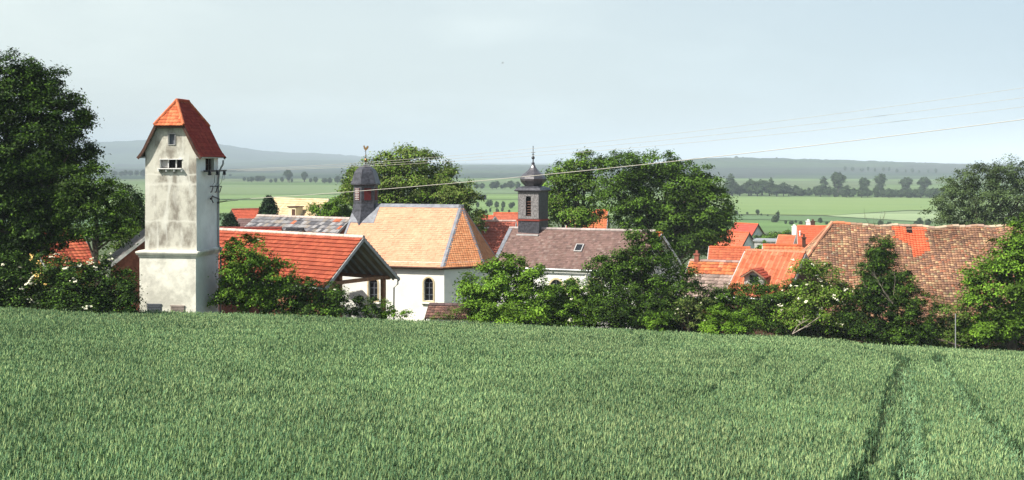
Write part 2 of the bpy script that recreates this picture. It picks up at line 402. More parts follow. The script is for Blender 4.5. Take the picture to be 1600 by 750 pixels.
def window(parent, ctr, r, n, w, h, frame='whitepaint', pane='glass', arch=False, sill=True, fw=.07, bars=True, name='window', depth=.10):
    """window set into a real opening when depth>0, else standing proud"""
    ctr = np.array(ctr, float); r = nrm(r); n = nrm(n); up = np.array((0, 0, 1.0))
    def outline(W, H, off):
        if arch:
            zz = H / 2 - W / 2; p = [(-W / 2, -H / 2), (W / 2, -H / 2)] + [(W / 2 * math.cos(a), zz + W / 2 * math.sin(a)) for a in np.linspace(0, math.pi, 11)]
        else: p = [(-W / 2, -H / 2), (W / 2, -H / 2), (W / 2, H / 2), (-W / 2, H / 2)]
        return [ctr + x * r + z * up + off * n for x, z in p]
    pm = MB(); pm.poly(outline(w + .02, h + .02, -depth + .012)); wi = pm.build(name, pane, parent)
    fm = MB()
    o1 = outline(w, h, 0); k = len(o1)
    I0 = outline(w, h, .035); O0 = outline(w + 2 * fw, h + 2 * fw, .035); O1 = outline(w + 2 * fw, h + 2 * fw, -.01); I1 = outline(w, h, -.01)
    for i in range(k):
        j = (i + 1) % k
        fm.poly([I0[i], I0[j], O0[j], O0[i]][::-1]); fm.poly([O0[i], O0[j], O1[j], O1[i]]); fm.poly([I0[i], I0[j], I1[j], I1[i]])
    fm.build('frame', frame, wi)
    if bars:
        bm = MB(); bm.box(ctr + n * (-depth + .04), r * .022, n * .015, up * h / 2 * .98)
        for zz in ((-.5, .1, .55) if arch else (0.15,)):
            bm.box(ctr + n * (-depth + .044) + up * h / 2 * zz, r * w / 2, n * .015, up * .02)
        bm.build('glazing_bar', 'ventgrey' if arch else frame, wi)
    if sill:
        sm = MB(); sm.box(ctr - up * (h / 2 + fw + .05) + n * .06, r * (w / 2 + fw + .06), n * .085, up * .045); sm.build('sill', frame if not arch else 'plaster', wi)
    return wi
def opening(mb, ctr, r, n, w, h, arch=False, depth=.10):
    ctr = np.array(ctr, float); r = nrm(r); n = nrm(n); up = np.array((0, 0, 1.0))
    if arch:
        zz = h / 2 - w / 2; p = [(-w / 2, -h / 2), (w / 2, -h / 2)] + [(w / 2 * math.cos(a), zz + w / 2 * math.sin(a)) for a in np.linspace(0, math.pi, 11)]
    else: p = [(-w / 2, -h / 2), (w / 2, -h / 2), (w / 2, h / 2), (-w / 2, h / 2)]
    mb.loft([[ctr + x * r + z * up + n * .3 for x, z in p], [ctr + x * r + z * up - n * depth for x, z in p]])

class House:
    def __init__(s, name, label, cat, rl, ang, L, w, drop, colf=RED, wall='plaster', over=.3, side=.25, tw=.3, th=.36, cap=(.5, .12, .05), board='greypaint', back=None, ground=None, seed=1, amp=.022, lift=.035, build_wall=True, group=None, gutter=True, capr=.11):
        a = rad(ang); s.u = np.array((math.cos(a), -math.sin(a), 0)); s.v = np.array((-math.sin(a), -math.cos(a), 0)); s.L = L; s.w = w; s.drop = drop
        s.P = rl if isinstance(rl, np.ndarray) else at(*rl); s.slope = drop / w
        mid = s.P + s.u * L / 2; s.gz = min(G(*(s.P + s.u * k + s.v * j)[:2]) for k in (0, L) for j in (-w, w)) - .1 if ground is None else ground
        s.root = thing(name, label, cat, (mid[0], mid[1], s.gz), group)
        s.over = over; s.side = side
        rf = MB(); up = np.array((0, 0, 1.0)); ew = w + over; ed = drop + over * s.slope
        R0, R1 = s.P, s.P + s.u * L
        for sg in (1, -1):
            E0, E1 = R0 + s.v * ew * sg - up * ed, R1 + s.v * ew * sg - up * ed
            tile_plane(rf, R0, R1, E0, E1, colf, tw, th, amp=amp, lift=lift, seed=seed + sg)
        s.roof = rf.build('roof', 'tile', s.root)
        cp = MB(); ridge_cap(cp, R0 + up * .02, R1 + up * .02, cap, r=capr, seed=seed); cp.build('ridge_cap', 'tile', s.roof)
        for X, sg in ((R0 - s.u * .03, -1), (R1 + s.u * .03, 1)):
            for k in (1, -1):
                bb = MB()
                a0 = X - up * .10; a1 = X + s.v * ew * k - up * (ed + .10)
                c0 = (a0 + a1) / 2; d = (a1 - a0) / 2; bb.box(c0, d, s.u * .03, nrm(np.cross(d, s.u)) * .09)
                bb.build('bargeboard', board, s.roof)
        if gutter:
            g = MB(); E0, E1 = R0 + s.v * (ew + .06) - up * (ed + .08), R1 + s.v * (ew + .06) - up * (ed + .08)
            g.tube([E0, E1], .06, 6); g.build('gutter', 'zinc', s.roof)
        if build_wall:
            wm = MB(); a, b = side, L - side; t = .12
            def pent(k):
                X = R0 + s.u * k
                return [X - up * t, X + s.v * w - up * (drop + t), np.array((*(X + s.v * w)[:2], s.gz)), np.array((*(X - s.v * w)[:2], s.gz)), X - s.v * w - up * (drop + t)]
            wm.loft([pent(a), pent(b)]); s.wall = wm.build('wall', wall, s.root)
    def pt(s, k, t, dz):   # k along ridge, t towards the front, dz below the ridge
        return s.P + s.u * k + s.v * t - np.array((0, 0, dz))
    def win(s, k, dz, w, h, front=True, arch=False, frame='whitepaint', t=0, cutit=True, **kw):
        if front: c = s.pt(k, s.w, dz); r, n = s.u, s.v
        elif k > 0: c = s.pt(s.L - s.side, t, dz); r, n = -s.v, s.u
        else: c = s.pt(s.side, t, dz); r, n = s.v, -s.u
        if cutit:
            mb = MB(); opening(mb, c, r, n, w, h, arch); cut(s.wall, mb)
        return window(s.root, c, r, n, w, h, frame, arch=arch, **kw)
    def chimney(s, k, t, top, wd=.25, m='brick', name='chimney'):
        c = s.pt(k, t, 0); z0 = c[2] - s.drop - .1; z1 = c[2] + top; mb = MB()
        mb.box((c[0], c[1], (z0 + z1) / 2), s.u * wd, s.v * wd, (0, 0, (z1 - z0) / 2)); mb.box((c[0], c[1], z1 + .05), s.u * (wd + .05), s.v * (wd + .05), (0, 0, .05))
        mb.box((c[0], c[1], z1 + .2), s.u * wd * .5, s.v * wd * .5, (0, 0, .12))
        return mb.build(name, m, s.root)
    def on_roof(s, k, t):  # point on front slope
        return s.pt(k, t, t * s.slope)
UP = np.array((0, 0, 1.0))
def hit(px, P, u):
    k = (px - 800) / F
    return (k * P[1] - P[0]) / (u[0] - k * u[1])
def Lpx(P, ang, pxr):
    a = rad(ang); return hit(pxr, P, np.array((math.cos(a), -math.sin(a))))

# ------------------------------------------------------------------ transformer tower
tr = nrm((.99, -.13, 0)); tb = np.array((.13, .99, 0)); tb = nrm(tb); tf = -tb      # right, back and front directions
CR = np.array((at(306, 400, 58.3)[0], 58.3, 0)); W = 3.0
CT = CR - tr * W / 2 + tb * W / 2
tz = G(CT[0], CT[1]) - .3
tower = thing('transformer_tower', 'tall weathered pale square tower with steep red tiled roof, standing at the field edge', 'tower', (CT[0], CT[1], tz))
def sq(h, z, c=CT): return [c + i * tr * h + j * tb * h + UP * z for i, j in ((-1, -1), (1, -1), (1, 1), (-1, 1))]
zl = -4.62
mb = MB(); mb.loft([sq(1.5, tz), sq(1.5, zl)]); base = mb.build('base_wall', 'towerbase', tower)
mb = MB(); mb.loft([sq(1.54, zl - .26), sq(1.54, zl - .16)]); mb.loft([sq(1.60, zl - .159), sq(1.66, zl - .04), sq(1.66, zl + .03), sq(1.5, zl + .09)]); mb.build('ledge', 'towerbase', tower)
CTB = CT; CT = CT + tr * .14
# upper shaft with gables following the bell-cast roof
prof = [(0, 3.02), (.72, 1.80), (1.12, 1.05), (1.34, .62), (1.56, .36), (1.90, .12)]    # half width, height of roof underside
gz_ = [(-1.36, .50), (-1.06, 1.02), (-.70, 1.72), (.70, 1.72), (1.06, 1.02), (1.36, .50)]
def gable(d):
    c = CT + tb * d
    return [c - tr * 1.38 + UP * zl] + [c + tr * x + UP * z for x, z in gz_] + [c + tr * 1.38 + UP * zl]
mb = MB(); mb.loft([gable(-1.44), gable(1.44)]); shaft = mb.build('wall', 'tower', tower)
def tw_pt(x, z, side='front', d=1.46):
    return (CT + tr * x + tf * 1.44 + UP * z) if side == 'front' else (CT + tb * x + tr * 1.37 + UP * z)
TY = 58.35
def fpx(px, py):      # front face position from the photograph
    c = CT + tf * 1.44; s = hit(px, c, tr); p = c + tr * s; return s, -(py - HZ) / F * p[1]
def rpx(px, py):
    c = CT + tr * 1.37; s = hit(px, c, tb); p = c + tb * s; return s, -(py - HZ) / F * p[1]
cutm = MB()
x1, z1 = fpx(268.5, 217.5); x2, z2 = fpx(267, 255.5); x3, z3 = rpx(328, 257)
for c, r, n, w, h, d in ((tw_pt(x1, z1), tr, tf, .34, .52, .12), (tw_pt(x2, z2), tr, tf, 1.18, .46, .3), (tw_pt(x3, z3, 'side'), tb, tr, 1.15, .62, .45)):
    opening(cutm, c, r, n, w, h, depth=d)
cut(shaft, cutm)
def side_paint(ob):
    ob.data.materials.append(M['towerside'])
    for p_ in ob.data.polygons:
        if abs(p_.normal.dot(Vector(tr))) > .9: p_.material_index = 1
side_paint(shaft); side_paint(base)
window(tower, tw_pt(x1, z1), tr, tf, .34, .52, 'greypaint', 'ventgrey', bars=False, sill=False, fw=.03, depth=.12)
c = tw_pt(x2, z2)
wm = MB(); wm.box(c - tf * .28, tr * .59, tf * .01, UP * .24); wi = wm.build('window', 'dark', tower)
wm = MB()
for xx in (-.59, -.17, .25, .59): wm.box(c - tf * .10 + tr * xx, tr * .018, tf * .04, UP * .22)
wm.box(c + tf * .0 + UP * .22, tr * .60, tf * .05, UP * .02); wm.build('frame', 'whitepaint', wi)
wm = MB(); wm.box(c + tf * .09 - UP * .26, tr * .62, tf * .10, UP * .022)
for xx in (-.62, -.2, .22, .62): wm.box(c + tf * .06 + tr * xx - UP * .34, tr * .03, tf * .08, UP * .06)
wm.build('sill', 'whitepaint', wi)
wm = MB(); wm.box(c - tf * .2 + tr * -.38, tr * .17, tf * .02, UP * .2); wm.build('shutter', 'greypaint', wi)
# dark hatch on the right face
c = tw_pt(x3, z3, 'side')
wm = MB(); wm.box(c - tr * .4, tb * .57, tr * .01, UP * .32); hatch = wm.build('hatch', 'dark', tower)
wm = MB()
for a in (-.5, -.16, .18, .5): wm.box(c - tr * .2 + tb * a, tb * .03, tr * .03, UP * .30)
wm.box(c - tr * .2, tb * .55, tr * .03, UP * .03); wm.build('grating', 'darkwood', hatch)
br = MB(); xb, zb = rpx(330, 267)
cb = tw_pt(xb, zb, 'side')
br.box(cb + tr * .16, tb * 1.3, tr * .04, UP * .04); br.box(cb + tr * .30, tb * 1.3, tr * .03, UP * .03)
for a in (-1.1, 0, 1.1): br.box(cb + tr * .22 + tb * a, tb * .035, tr * .17, UP * .033)
bracket = br.build('bracket', 'iron', tower)
for k, a in enumerate((-.95, 0.1, 1.05)):
    im = MB(); im.lathe(cb + tr * .30 + tb * a - UP * .22, [(.05, 0), (.10, .02), (.10, .07), (.06, .09), (.09, .12), (.05, .2)], 8); im.build('insulator', 'iron', bracket)
for a, zz, e in ((-.2, -.75, -.05), (.35, -.8, .3), (.95, -.9, .55), (1.1, -.5, 1.3)):
    p0 = cb + tr * .28 + tb * a - UP * .2; p1 = cb + tr * .08 + tb * e + UP * zz
    cabm = MB(); cabm.tube([p0, (p0 + p1) / 2 - UP * .12 + tr * .05, p1], .012, 4); cabm.build('cable', 'iron', tower)
for px0 in (325, 332, 338):          # three hooked iron holders
    xa, za = rpx(px0 + 3, 291); xb_, zb_ = rpx(px0 - 3, 300)
    p0 = tw_pt(xa, za, 'side'); p1 = tw_pt(xb_, zb_, 'side')
    hm = MB(); hm.tube([p0 + tr * .02 + tb * .22, p0 + tr * .18, p1 + tr * .3, p1 + tr * .34 - tb * .22], .028, 5); hm.tube([p0, p0 + tr * .18], .025, 5)
    hm.build('wire_holder', 'iron', tower)
for pts_ in (((331, 306), (325, 310), (325, 317)), ((331, 307), (338, 311), (333, 316), (343, 314))):
    hm = MB(); q_ = []
    for i, (a, b) in enumerate(pts_):
        xa, za = rpx(a, b); q_.append(tw_pt(xa, za, 'side') + tr * (.05 + .12 * i))
    hm.tube(q_, .03, 5); hm.box(q_[-2] - UP * .02, tb * .05, tr * .05, UP * .05); hm.build('wire_holder', 'iron', tower)
# downpipe at the far right corner
dp = MB(); pcor = CT + tr * 1.44 + tb * 1.30
dp.tube([pcor + tr * .26 + UP * .05, pcor + tr * .25 - UP * .15, pcor + tr * .05 - UP * .5, pcor - UP * .9, pcor + UP * (zl + .2), pcor + tr * .12 + UP * (zl - .1), pcor + tr * .1 + UP * (tz + .4)], .05, 6)
dp.build('downpipe', 'zinc', tower)
CT = CTB
for px0, px1, py0, py1, mm in ((230, 252, 475.5, 491, 'ventgrey'), (267, 288.5, 478, 491, 'venttan')):
    c0 = CT + tf * 1.5; s0, s1 = hit(px0, c0, tr), hit(px1, c0, tr); y_ = (c0 + tr * s0)[1]
    za, zb2 = -(py0 - HZ) / F * y_, -(py1 - HZ) / F * y_ - .15
    vm = MB(); vm.box(c0 + tr * (s0 + s1) / 2 + UP * (za + zb2) / 2 + tf * .015, tr * (s1 - s0) / 2, tf * .02, UP * (za - zb2) / 2); vt = vm.build('vent', mm, tower)
    sm = MB()
    for k in range(8): sm.box(c0 + tr * (s0 + s1) / 2 + UP * (za - .04 - k * .075) + tf * .045, tr * (s1 - s0) / 2 * .95, tf * .012 + UP * .006, UP * .02)
    sm.box(c0 + tr * (s0 + s1) / 2 + UP * (za + .02) + tf * .03, tr * (s1 - s0) / 2 * 1.05, tf * .03, UP * .02); sm.build('grille', mm, vt)
CT = CTB + tr * .14
# roof: bell-cast sides, clipped gable at front and back, ridge running back
rf = MB(); fr, bk = -1.66, 1.66
TR = pal((.30, .040, .026), (.26, .032, .022), (.33, .05, .03), var=.08); TO = pal((.50, .14, .06), (.45, .115, .05), (.55, .18, .08), var=.07)  # side tiles a darker red than the hips, shade put into the colour
Pp = lambda x, d, z: CT + tr * x + tb * d + UP * z
ap = .72
for sg in (1, -1):
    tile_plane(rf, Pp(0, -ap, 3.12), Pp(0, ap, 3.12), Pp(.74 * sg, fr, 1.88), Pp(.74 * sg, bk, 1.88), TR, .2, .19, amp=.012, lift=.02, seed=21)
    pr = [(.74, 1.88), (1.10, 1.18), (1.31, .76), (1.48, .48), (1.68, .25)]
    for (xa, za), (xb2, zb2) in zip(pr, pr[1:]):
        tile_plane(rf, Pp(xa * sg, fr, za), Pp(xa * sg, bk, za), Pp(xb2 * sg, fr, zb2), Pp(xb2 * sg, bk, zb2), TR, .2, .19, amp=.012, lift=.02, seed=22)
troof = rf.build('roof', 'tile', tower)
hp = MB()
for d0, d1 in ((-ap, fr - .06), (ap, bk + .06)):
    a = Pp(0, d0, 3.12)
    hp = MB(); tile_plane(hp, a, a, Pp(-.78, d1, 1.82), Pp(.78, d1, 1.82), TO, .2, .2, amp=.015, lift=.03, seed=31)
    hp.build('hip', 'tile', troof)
cp = MB(); ridge_cap(cp, Pp(0, -ap, 3.15), Pp(0, ap, 3.15), (.36, .07, .04), r=.09, seg=.3)
for d0, d1 in ((-ap, fr - .03), (ap, bk + .03)):
    for sg in (-1, 1): ridge_cap(cp, Pp(.78 * sg, d1, 1.86), Pp(0, d0, 3.15), (.5, .15, .07), r=.075, seg=.24)
cp.build('ridge_cap', 'tile', troof)
for d in (fr + .02, bk - .02):
    bm = MB()
    for sg in (1, -1):
        for (xa, za), (xb2, zb2) in zip(pr, pr[1:]):
            a, b = Pp(xa * sg, d, za - .10), Pp(xb2 * sg, d, zb2 - .10); bm.box((a + b) / 2, (b - a) / 2 * 1.03, tb * .03, nrm(np.cross(b - a, tb)) * .07)
    bm.box(Pp(0, d * 1.01, 1.74), tr * .78, tb * .03, UP * .05)
    bm.build('bargeboard', 'darkwood', troof)
for sg in (1, -1):
    bm = MB(); bm.box(Pp(1.50 * sg, 0, .20), tr * .14, tb * 1.5, UP * .04); bm.build('eaves_board', 'greypaint', troof)

# ------------------------------------------------------------------ buildings around the field's far edge
# red brick shed left of the tower
pr_ = at(243, 357, 64); a = rad(70)
P = pr_ - np.array((math.cos(a), -math.sin(a), 0)) * 5
h = House('brick_shed', 'red brick shed with grey roof and white gable board, half hidden behind the tower', 'shed', P, 70, 5, 2.3, 1.85,
      pal((.20, .18, .17), (.24, .22, .2), var=.12), 'brick', cap=(.2, .18, .17), board='whitepaint', seed=3)
# yellow house behind the big left tree
P = at(126, 360, 75) - np.array((.707, .707, 0)) * 3.6
h = House('yellow_house', 'yellow walled house with dark red tiled roof seen through the big tree at the left', 'house', P, -45, 3.4, 3.0, 1.8,
      pal((.40, .09, .05), (.45, .12, .06), (.32, .07, .04)), 'yellow', seed=4, cap=(.4, .1, .05), tw=.3, th=.33)
h.win(-1, 2.6, .8, .9, front=False, t=0)

# open timber shelter with long red roof
a = rad(36); uu = np.array((math.cos(a), -math.sin(a), 0)); peak = at(568, 371, 68); Ls = 14.0
SH = pal((.33, .078, .042), (.305, .069, .038), (.365, .092, .048), var=.06)
h = House('timber_shelter', 'long low shelter with bright red tiled roof and open timber gable beside the tower', 'shelter', peak - uu * Ls, 36, Ls, 2.85, 2.42,
      SH, build_wall=False, over=.3, cap=(.62, .5, .42), board='greypaint', seed=6, tw=.24, th=.33, amp=.022, lift=.075)
zf = h.gz
def sbox(mb, k0, k1, t0, t1, z0, z1):
    c = h.P + h.u * (k0 + k1) / 2 + h.v * (t0 + t1) / 2; c = np.array((c[0], c[1], (z0 + z1) / 2))
    mb.box(c, h.u * (k1 - k0) / 2, h.v * (t1 - t0) / 2, UP * (z1 - z0) / 2)
ez = h.P[2] - h.drop - .12
for k, t in ((Ls - .9, 2.7), (Ls - .9, -2.7), (Ls - 4.6, 2.7), (Ls - 4.6, -2.7)):
    m_ = MB(); sbox(m_, k - .12, k + .12, t - .12, t + .12, zf, ez - .2); m_.build('post', 'wood', h.root)
for t in (2.7, -2.7):
    m_ = MB(); sbox(m_, Ls - 5.0, Ls - .4, t - .12, t + .12, ez - .2, ez + .02); m_.build('beam', 'wood', h.root)
for k in (Ls - .9, Ls - 4.6):
    m_ = MB(); sbox(m_, k - .1, k + .1, -2.58, 2.58, ez - .19, ez + .02); m_.build('beam', 'wood', h.root)
for i in range(7):
    k = Ls - .35 - i * .72; m_ = MB()
    for sg in (1, -1):
        a0 = h.pt(k, 0, .16); a1 = h.pt(k, 3.05 * sg, .16 + 3.05 * h.slope)
        m_.box((a0 + a1) / 2, (a1 - a0) / 2, h.u * .05, nrm(np.cross(a1 - a0, h.u)) * .07)
    m_.build('rafter', 'greypaint', h.root)
m_ = MB(); sbox(m_, .3, Ls - 4.8, -2.6, 2.6, zf, ez); m_.build('wall', 'brick', h.root)
m_ = MB(); sbox(m_, Ls - 4.75, Ls - .95, 2.56, 2.72, zf, ez - .22)
m_.build('plank_wall', 'wood', h.root)
m_ = MB(); gp = []
for kk in (Ls - .80, Ls - .95):
    a_, b_ = h.pt(kk, 2.72, .16 + 2.72 * h.slope), h.pt(kk, 1.55, .16 + 1.55 * h.slope)
    gp.append([a_, np.array((a_[0], a_[1], zf)), np.array((b_[0], b_[1], zf)), b_])
m_.loft(gp); m_.build('gable_boarding', 'wood', h.root)
m_ = MB(); e1 = h.pt(Ls - .1, -3.15, h.drop + .35); m_.tube([e1, e1 - UP * .25 , e1 - UP * .45 + h.v * .35, e1 - UP * 2.6 + h.v * .38], .05, 6); m_.build('downpipe', 'zinc', h.root)

# low dark red roof and small slate roof behind the shelter
P = at(340, 357.5, 76); House('red_shed', 'low dark red roofed shed just behind the long shelter', 'shed', P, -4, Lpx(P, -4, 440), 1.9, .95,
      pal((.27, .04, .03), (.31, .05, .035), var=.06), 'brick', cap=(.2, .05, .04), seed=7, board='darkwood', th=.3)
P = at(447, 358.5, 74); House('slate_shed', 'small shed with dark slate roof between the red shed and the chapel', 'shed', P, 8, Lpx(P, 8, 474), 1.0, .35,
      pal((.05, .05, .055), var=.1), 'brick', cap=(.04, .04, .045), seed=8, board='darkwood', gutter=False)
GREYT = pal((.17, .165, .175), (.27, .26, .26), (.10, .10, .11), (.23, .20, .175), (.42, .13, .07), p=(.35, .22, .25, .12, .06), var=.12)
P = at(402, 337.5, 85); House('old_barn', 'old barn with mottled grey roof left of the chapel', 'barn', P, 32, Lpx(P, 32, 547), 3.2, 1.9,
      GREYT, 'brick', cap=(.45, .38, .34), seed=9, tw=.33, th=.42, amp=.04, lift=.05, over=.2)
P = at(372, 343, 118); House('brown_shed', 'small brown roofed shed in front of the little cream gabled house', 'shed', P, 20, Lpx(P, 20, 396), 2.5, 1.4,
      pal((.14, .09, .085), var=.08), 'cream', seed=10, cap=(.15, .1, .09))
P = at(362, 327.5, 150); h = House('cream_house', 'little cream gabled house with red roof right of the tower', 'house', P, -30, 7.5, 3.0, 1.9,
      pal((.50, .11, .06), (.46, .1, .055), var=.06), 'cream', seed=12, cap=(.35, .09, .06), board='darkwood')
h.win(-1, 2.5, .7, .9, front=False, t=-.3)
P = at(428, 310, 130); h = House('tan_barn', 'large barn with plain tan roof and one dormer hatch beyond the spruce', 'barn', P, 38, Lpx(P, 38, 514), 5.2, 4.4,
      pal((.50, .37, .22), (.54, .41, .25), (.46, .34, .20), var=.05), 'brick', cap=(.55, .45, .3), seed=13, tw=.4, th=.4, amp=.012, over=.3)
k = hit(470, h.on_roof(0, 1.5), h.u); c = h.on_roof(k, 1.9)
m_ = MB(); m_.box(c + h.v * .35 + UP * .0, h.u * .6, h.v * .5, UP * .85); dm = m_.build('dormer', 'cream', h.root)
m_ = MB(); m_.box(c + h.v * .87 + h.u * .25, h.u * .26, h.v * .02, UP * .65); m_.build('hatch', 'darkwood', dm)
m_ = MB(); m_.box(c + h.v * .35 + UP * .9, h.u * .7, h.v * .6, UP * .05); m_.build('dormer_roof', 'darkwood', dm)

# ------------------------------------------------------------------ small chapel with hexagonal bell turret
al = rad(17.3); u = np.array((math.cos(al), -math.sin(al), 0)); v = np.array((-math.sin(al), -math.cos(al), 0))
RE = at(722, 320.5, 78.5); Lc = 7.9; w = 3.45; drop = 3.68; ov = .22; sl = drop / w
gz0 = G(RE[0] - 3, 75) - .3
mid = RE - u * 3.5
chapel = thing('chapel', 'white chapel with peach tiled roof, polygonal end and small dark bell turret on its left', 'chapel', (mid[0], mid[1], gz0))
def octo(ww, z):
    k = ww * math.tan(math.pi / 8)
    return [np.array((*q_[:2], z)) for q_ in (RE - u * Lc + v * ww, RE + v * ww, RE + u * ww + v * k, RE + u * ww - v * k, RE - v * ww, RE - u * Lc - v * ww)]
# the corner next to the long wall: semi-octagon
def apse(ww, z):
    k = ww * math.tan(math.pi / 8)
    return [np.array((*q_[:2], z)) for q_ in (RE - u * Lc + v * ww, RE + v * ww - u * 0, RE + u * (ww - k) * 1.0 + v * k, RE + u * (ww - k) - v * k, RE - v * ww, RE - u * Lc - v * ww)]
mb = MB(); ring0 = apse(w, gz0); ring1 = apse(w, RE[2] - drop + .05)
for r_ in (ring0, ring1):
    r_[0] = r_[0] + u * .25; r_[5] = r_[5] + u * .25
mb.loft([ring0, ring1]); g = RE - u * (Lc - .25)
mb.loft([[ring1[0] - UP * .01, g - UP * .1, ring1[5] - UP * .01], [ring1[0] + u * .3 - UP * .01, g + u * .3 - UP * .1, ring1[5] + u * .3 - UP * .01]])
cwall = mb.build('wall', 'plaster', chapel)
A0 = RE + v * w; wins = []
for px_ in (669.5, 583):
    c0 = np.array((A0[0], A0[1], 0)); s = hit(px_, c0, u); c = c0 + u * s; c[2] = -(452 - HZ) / F * c[1]; wins.append(c)
cm = MB()
for c in wins: opening(cm, c, u, v, .66, 1.5, True, .22)
cut(cwall, cm)
for c in wins: window(chapel, c, u, v, .66, 1.5, 'sandstone', arch=True, fw=.095, depth=.22)
we = w + ov; ez = RE[2] - drop - ov * sl
ea = apse(we, ez); rf = MB()
R0 = RE - u * Lc
CT_ = lambda base: (lambda s, t, rng: np.array(base) * (1 + .06 * rng.randn(len(s), 1)) * np.where(rng.rand(len(s), 1) < .06, (.82), 1))
PE = pal((.59, .325, .205), (.58, .315, .197), (.61, .34, .215), (.55, .285, .175), p=(.4, .3, .2, .1), var=.03)
tile_plane(rf, R0, RE, ea[0], ea[1], PE, .17, .17, amp=.007, lift=.014, seed=41)
AP = pal((.58, .25, .12), (.54, .22, .10), (.62, .29, .14), var=.05)
for i in (1, 2, 3): tile_plane(rf, RE, RE, ea[i], ea[i + 1], AP, .17, .17, amp=.012, lift=.02, seed=42 + i)
tile_plane(rf, R0, RE, ea[5], ea[4], PE, .17, .17, amp=.007, lift=.014, seed=46)
croof = rf.build('roof', 'tile', chapel)
# darker weathered courses right under the ridge
fm = MB()
def strip(mb, a, b, n1, wd, off=.045):
    a = np.array(a) + UP * off; b = np.array(b) + UP * off; n1 = nrm(n1) * wd
    mb.loft([[a, a + n1, a + n1 - UP * .02, a - UP * .02], [b, b + n1, b + n1 - UP * .02, b - UP * .02]])
dn = nrm(v * we - UP * (RE[2] - ez)); dnb = nrm(-v * we - UP * (RE[2] - ez))
strip(fm, R0, RE, dn, .30); strip(fm, R0, RE, dnb, .30)
strip(fm, R0 - u * .02, ea[0] - u * .02, u, .16)
strip(fm, RE, ea[1], -u, .20); strip(fm, R0 + dn * .25 + u * .14, R0 + dn * 1.75 + u * .14, u, 1.75)
for i, dd in ((1, ea[2] - ea[1]), (2, ea[1] - ea[2]), (2, ea[3] - ea[2]), (3, ea[2] - ea[3])): strip(fm, RE + nrm(dd) * .0, ea[i], dd, .15)
fm.build('flashing', 'lead', croof)
em = MB()
for i in range(4): 
    a_, b_ = ea[i] - UP * .1, ea[i + 1] - UP * .1; d_ = nrm(b_ - a_); n_ = np.cross(d_, UP)
    em.box((a_ + b_) / 2 - n_ * .08, (b_ - a_) / 2, n_ * .05, UP * .06)
em.build('eaves_board', 'darkwood', croof)
em = MB(); em.tube([ea[0] - UP * .07 + v * .06, ea[1] - UP * .07 + v * .06, ea[2] - UP * .07 + v * .03 + u * .03, ea[3] - UP * .07 + u * .06], .055, 6); em.build('gutter', 'darkwood', croof)
# turret
TC = at(571.5, 300, 80.6); tx, ty = TC[:2]
zy = lambda py: -(py - HZ) / F * 80.6
rot = rad(17 - 30)
tur = thing('turret', None, None, (tx, ty, zy(345))); tur.parent = chapel; tur.location = np.array((tx, ty, zy(345))) - ORG['chapel']
def P0(z=0): return (tx, ty, z)
mb = MB(); mb.lathe(P0(), [(1.38, zy(352)), (1.16, zy(342)), (.96, zy(330)), (.87, zy(318)), (.86, zy(288))], 6, rot); mb.build('shaft', 'slate', tur)
mb = MB(); mb.lathe(P0(), [(.90, zy(289.5)), (1.06, zy(288)), (1.05, zy(286)), (.96, zy(281)), (.88, zy(275)), (.80, zy(269)), (.64, zy(264)), (.40, zy(260)), (.12, zy(257.5)), (.03, zy(256))], 6, rot); mb.build('cap', 'slate', tur)
for i in range(6):
    an = rad(17 + 60 * i); n_ = np.array((math.sin(an), -math.cos(an), 0)); r_ = np.array((math.cos(an), math.sin(an), 0))
    c = np.array(P0(zy(303))) + n_ * (.86 * math.cos(rad(30)))
    lm = MB(); lm.box(c, r_ * .24, n_ * .03, UP * .42)
    lv = lm.build('louvre', 'redlouvre', tur)
    if i in (5, 4):
        sm = MB()
        for kk in range(7): sm.box(c + n_ * .04 + UP * (-.36 + kk * .12), r_ * .22, n_ * .012, UP * .022)
        sm.box(c + n_ * .045, r_ * .015, n_ * .012, UP * .41); sm.build('slat', 'greypaint', lv)
mb = MB(); mb.tube([P0(zy(258)), P0(zy(231))], [.035, .02], 6); mb.build('rod', 'iron', tur)
mb = MB(); mb.lathe(P0(zy(250)), [(.01, -.13), (.08, -.1), (.12, 0), (.08, .1), (.01, .13)], 8); mb.build('ball', 'gold', tur, smooth=True)
mb = MB(); mb.lathe(P0(zy(243)), [(.01, -.05), (.06, 0), (.01, .05)], 8); mb.build('ball', 'gold', tur, smooth=True)
# weathercock: body, tail and comb cut from sheet with thickness
CKS = .7; ck = [(-.22, .10), (-.30, .25), (-.26, .40), (-.14, .36), (-.06, .24), (.05, .20), (.10, .32), (.16, .44), (.24, .42), (.22, .35), (.30, .32), (.22, .28), (.20, .12), (.10, 0), (.03, -.08), (-.03, -.08), (-.10, 0)]
e_ = nrm((.95, -.3, 0)); f_ = nrm((.3, .95, 0)); b0 = np.array(P0(zy(234)))
mb = MB(); mb.loft([[b0 - e_ * x * CKS + UP * z * CKS - f_ * .03 for x, z in ck], [b0 - e_ * x * CKS + UP * z * CKS + f_ * .03 for x, z in ck]]); mb.build('weathercock', 'gold', tur)

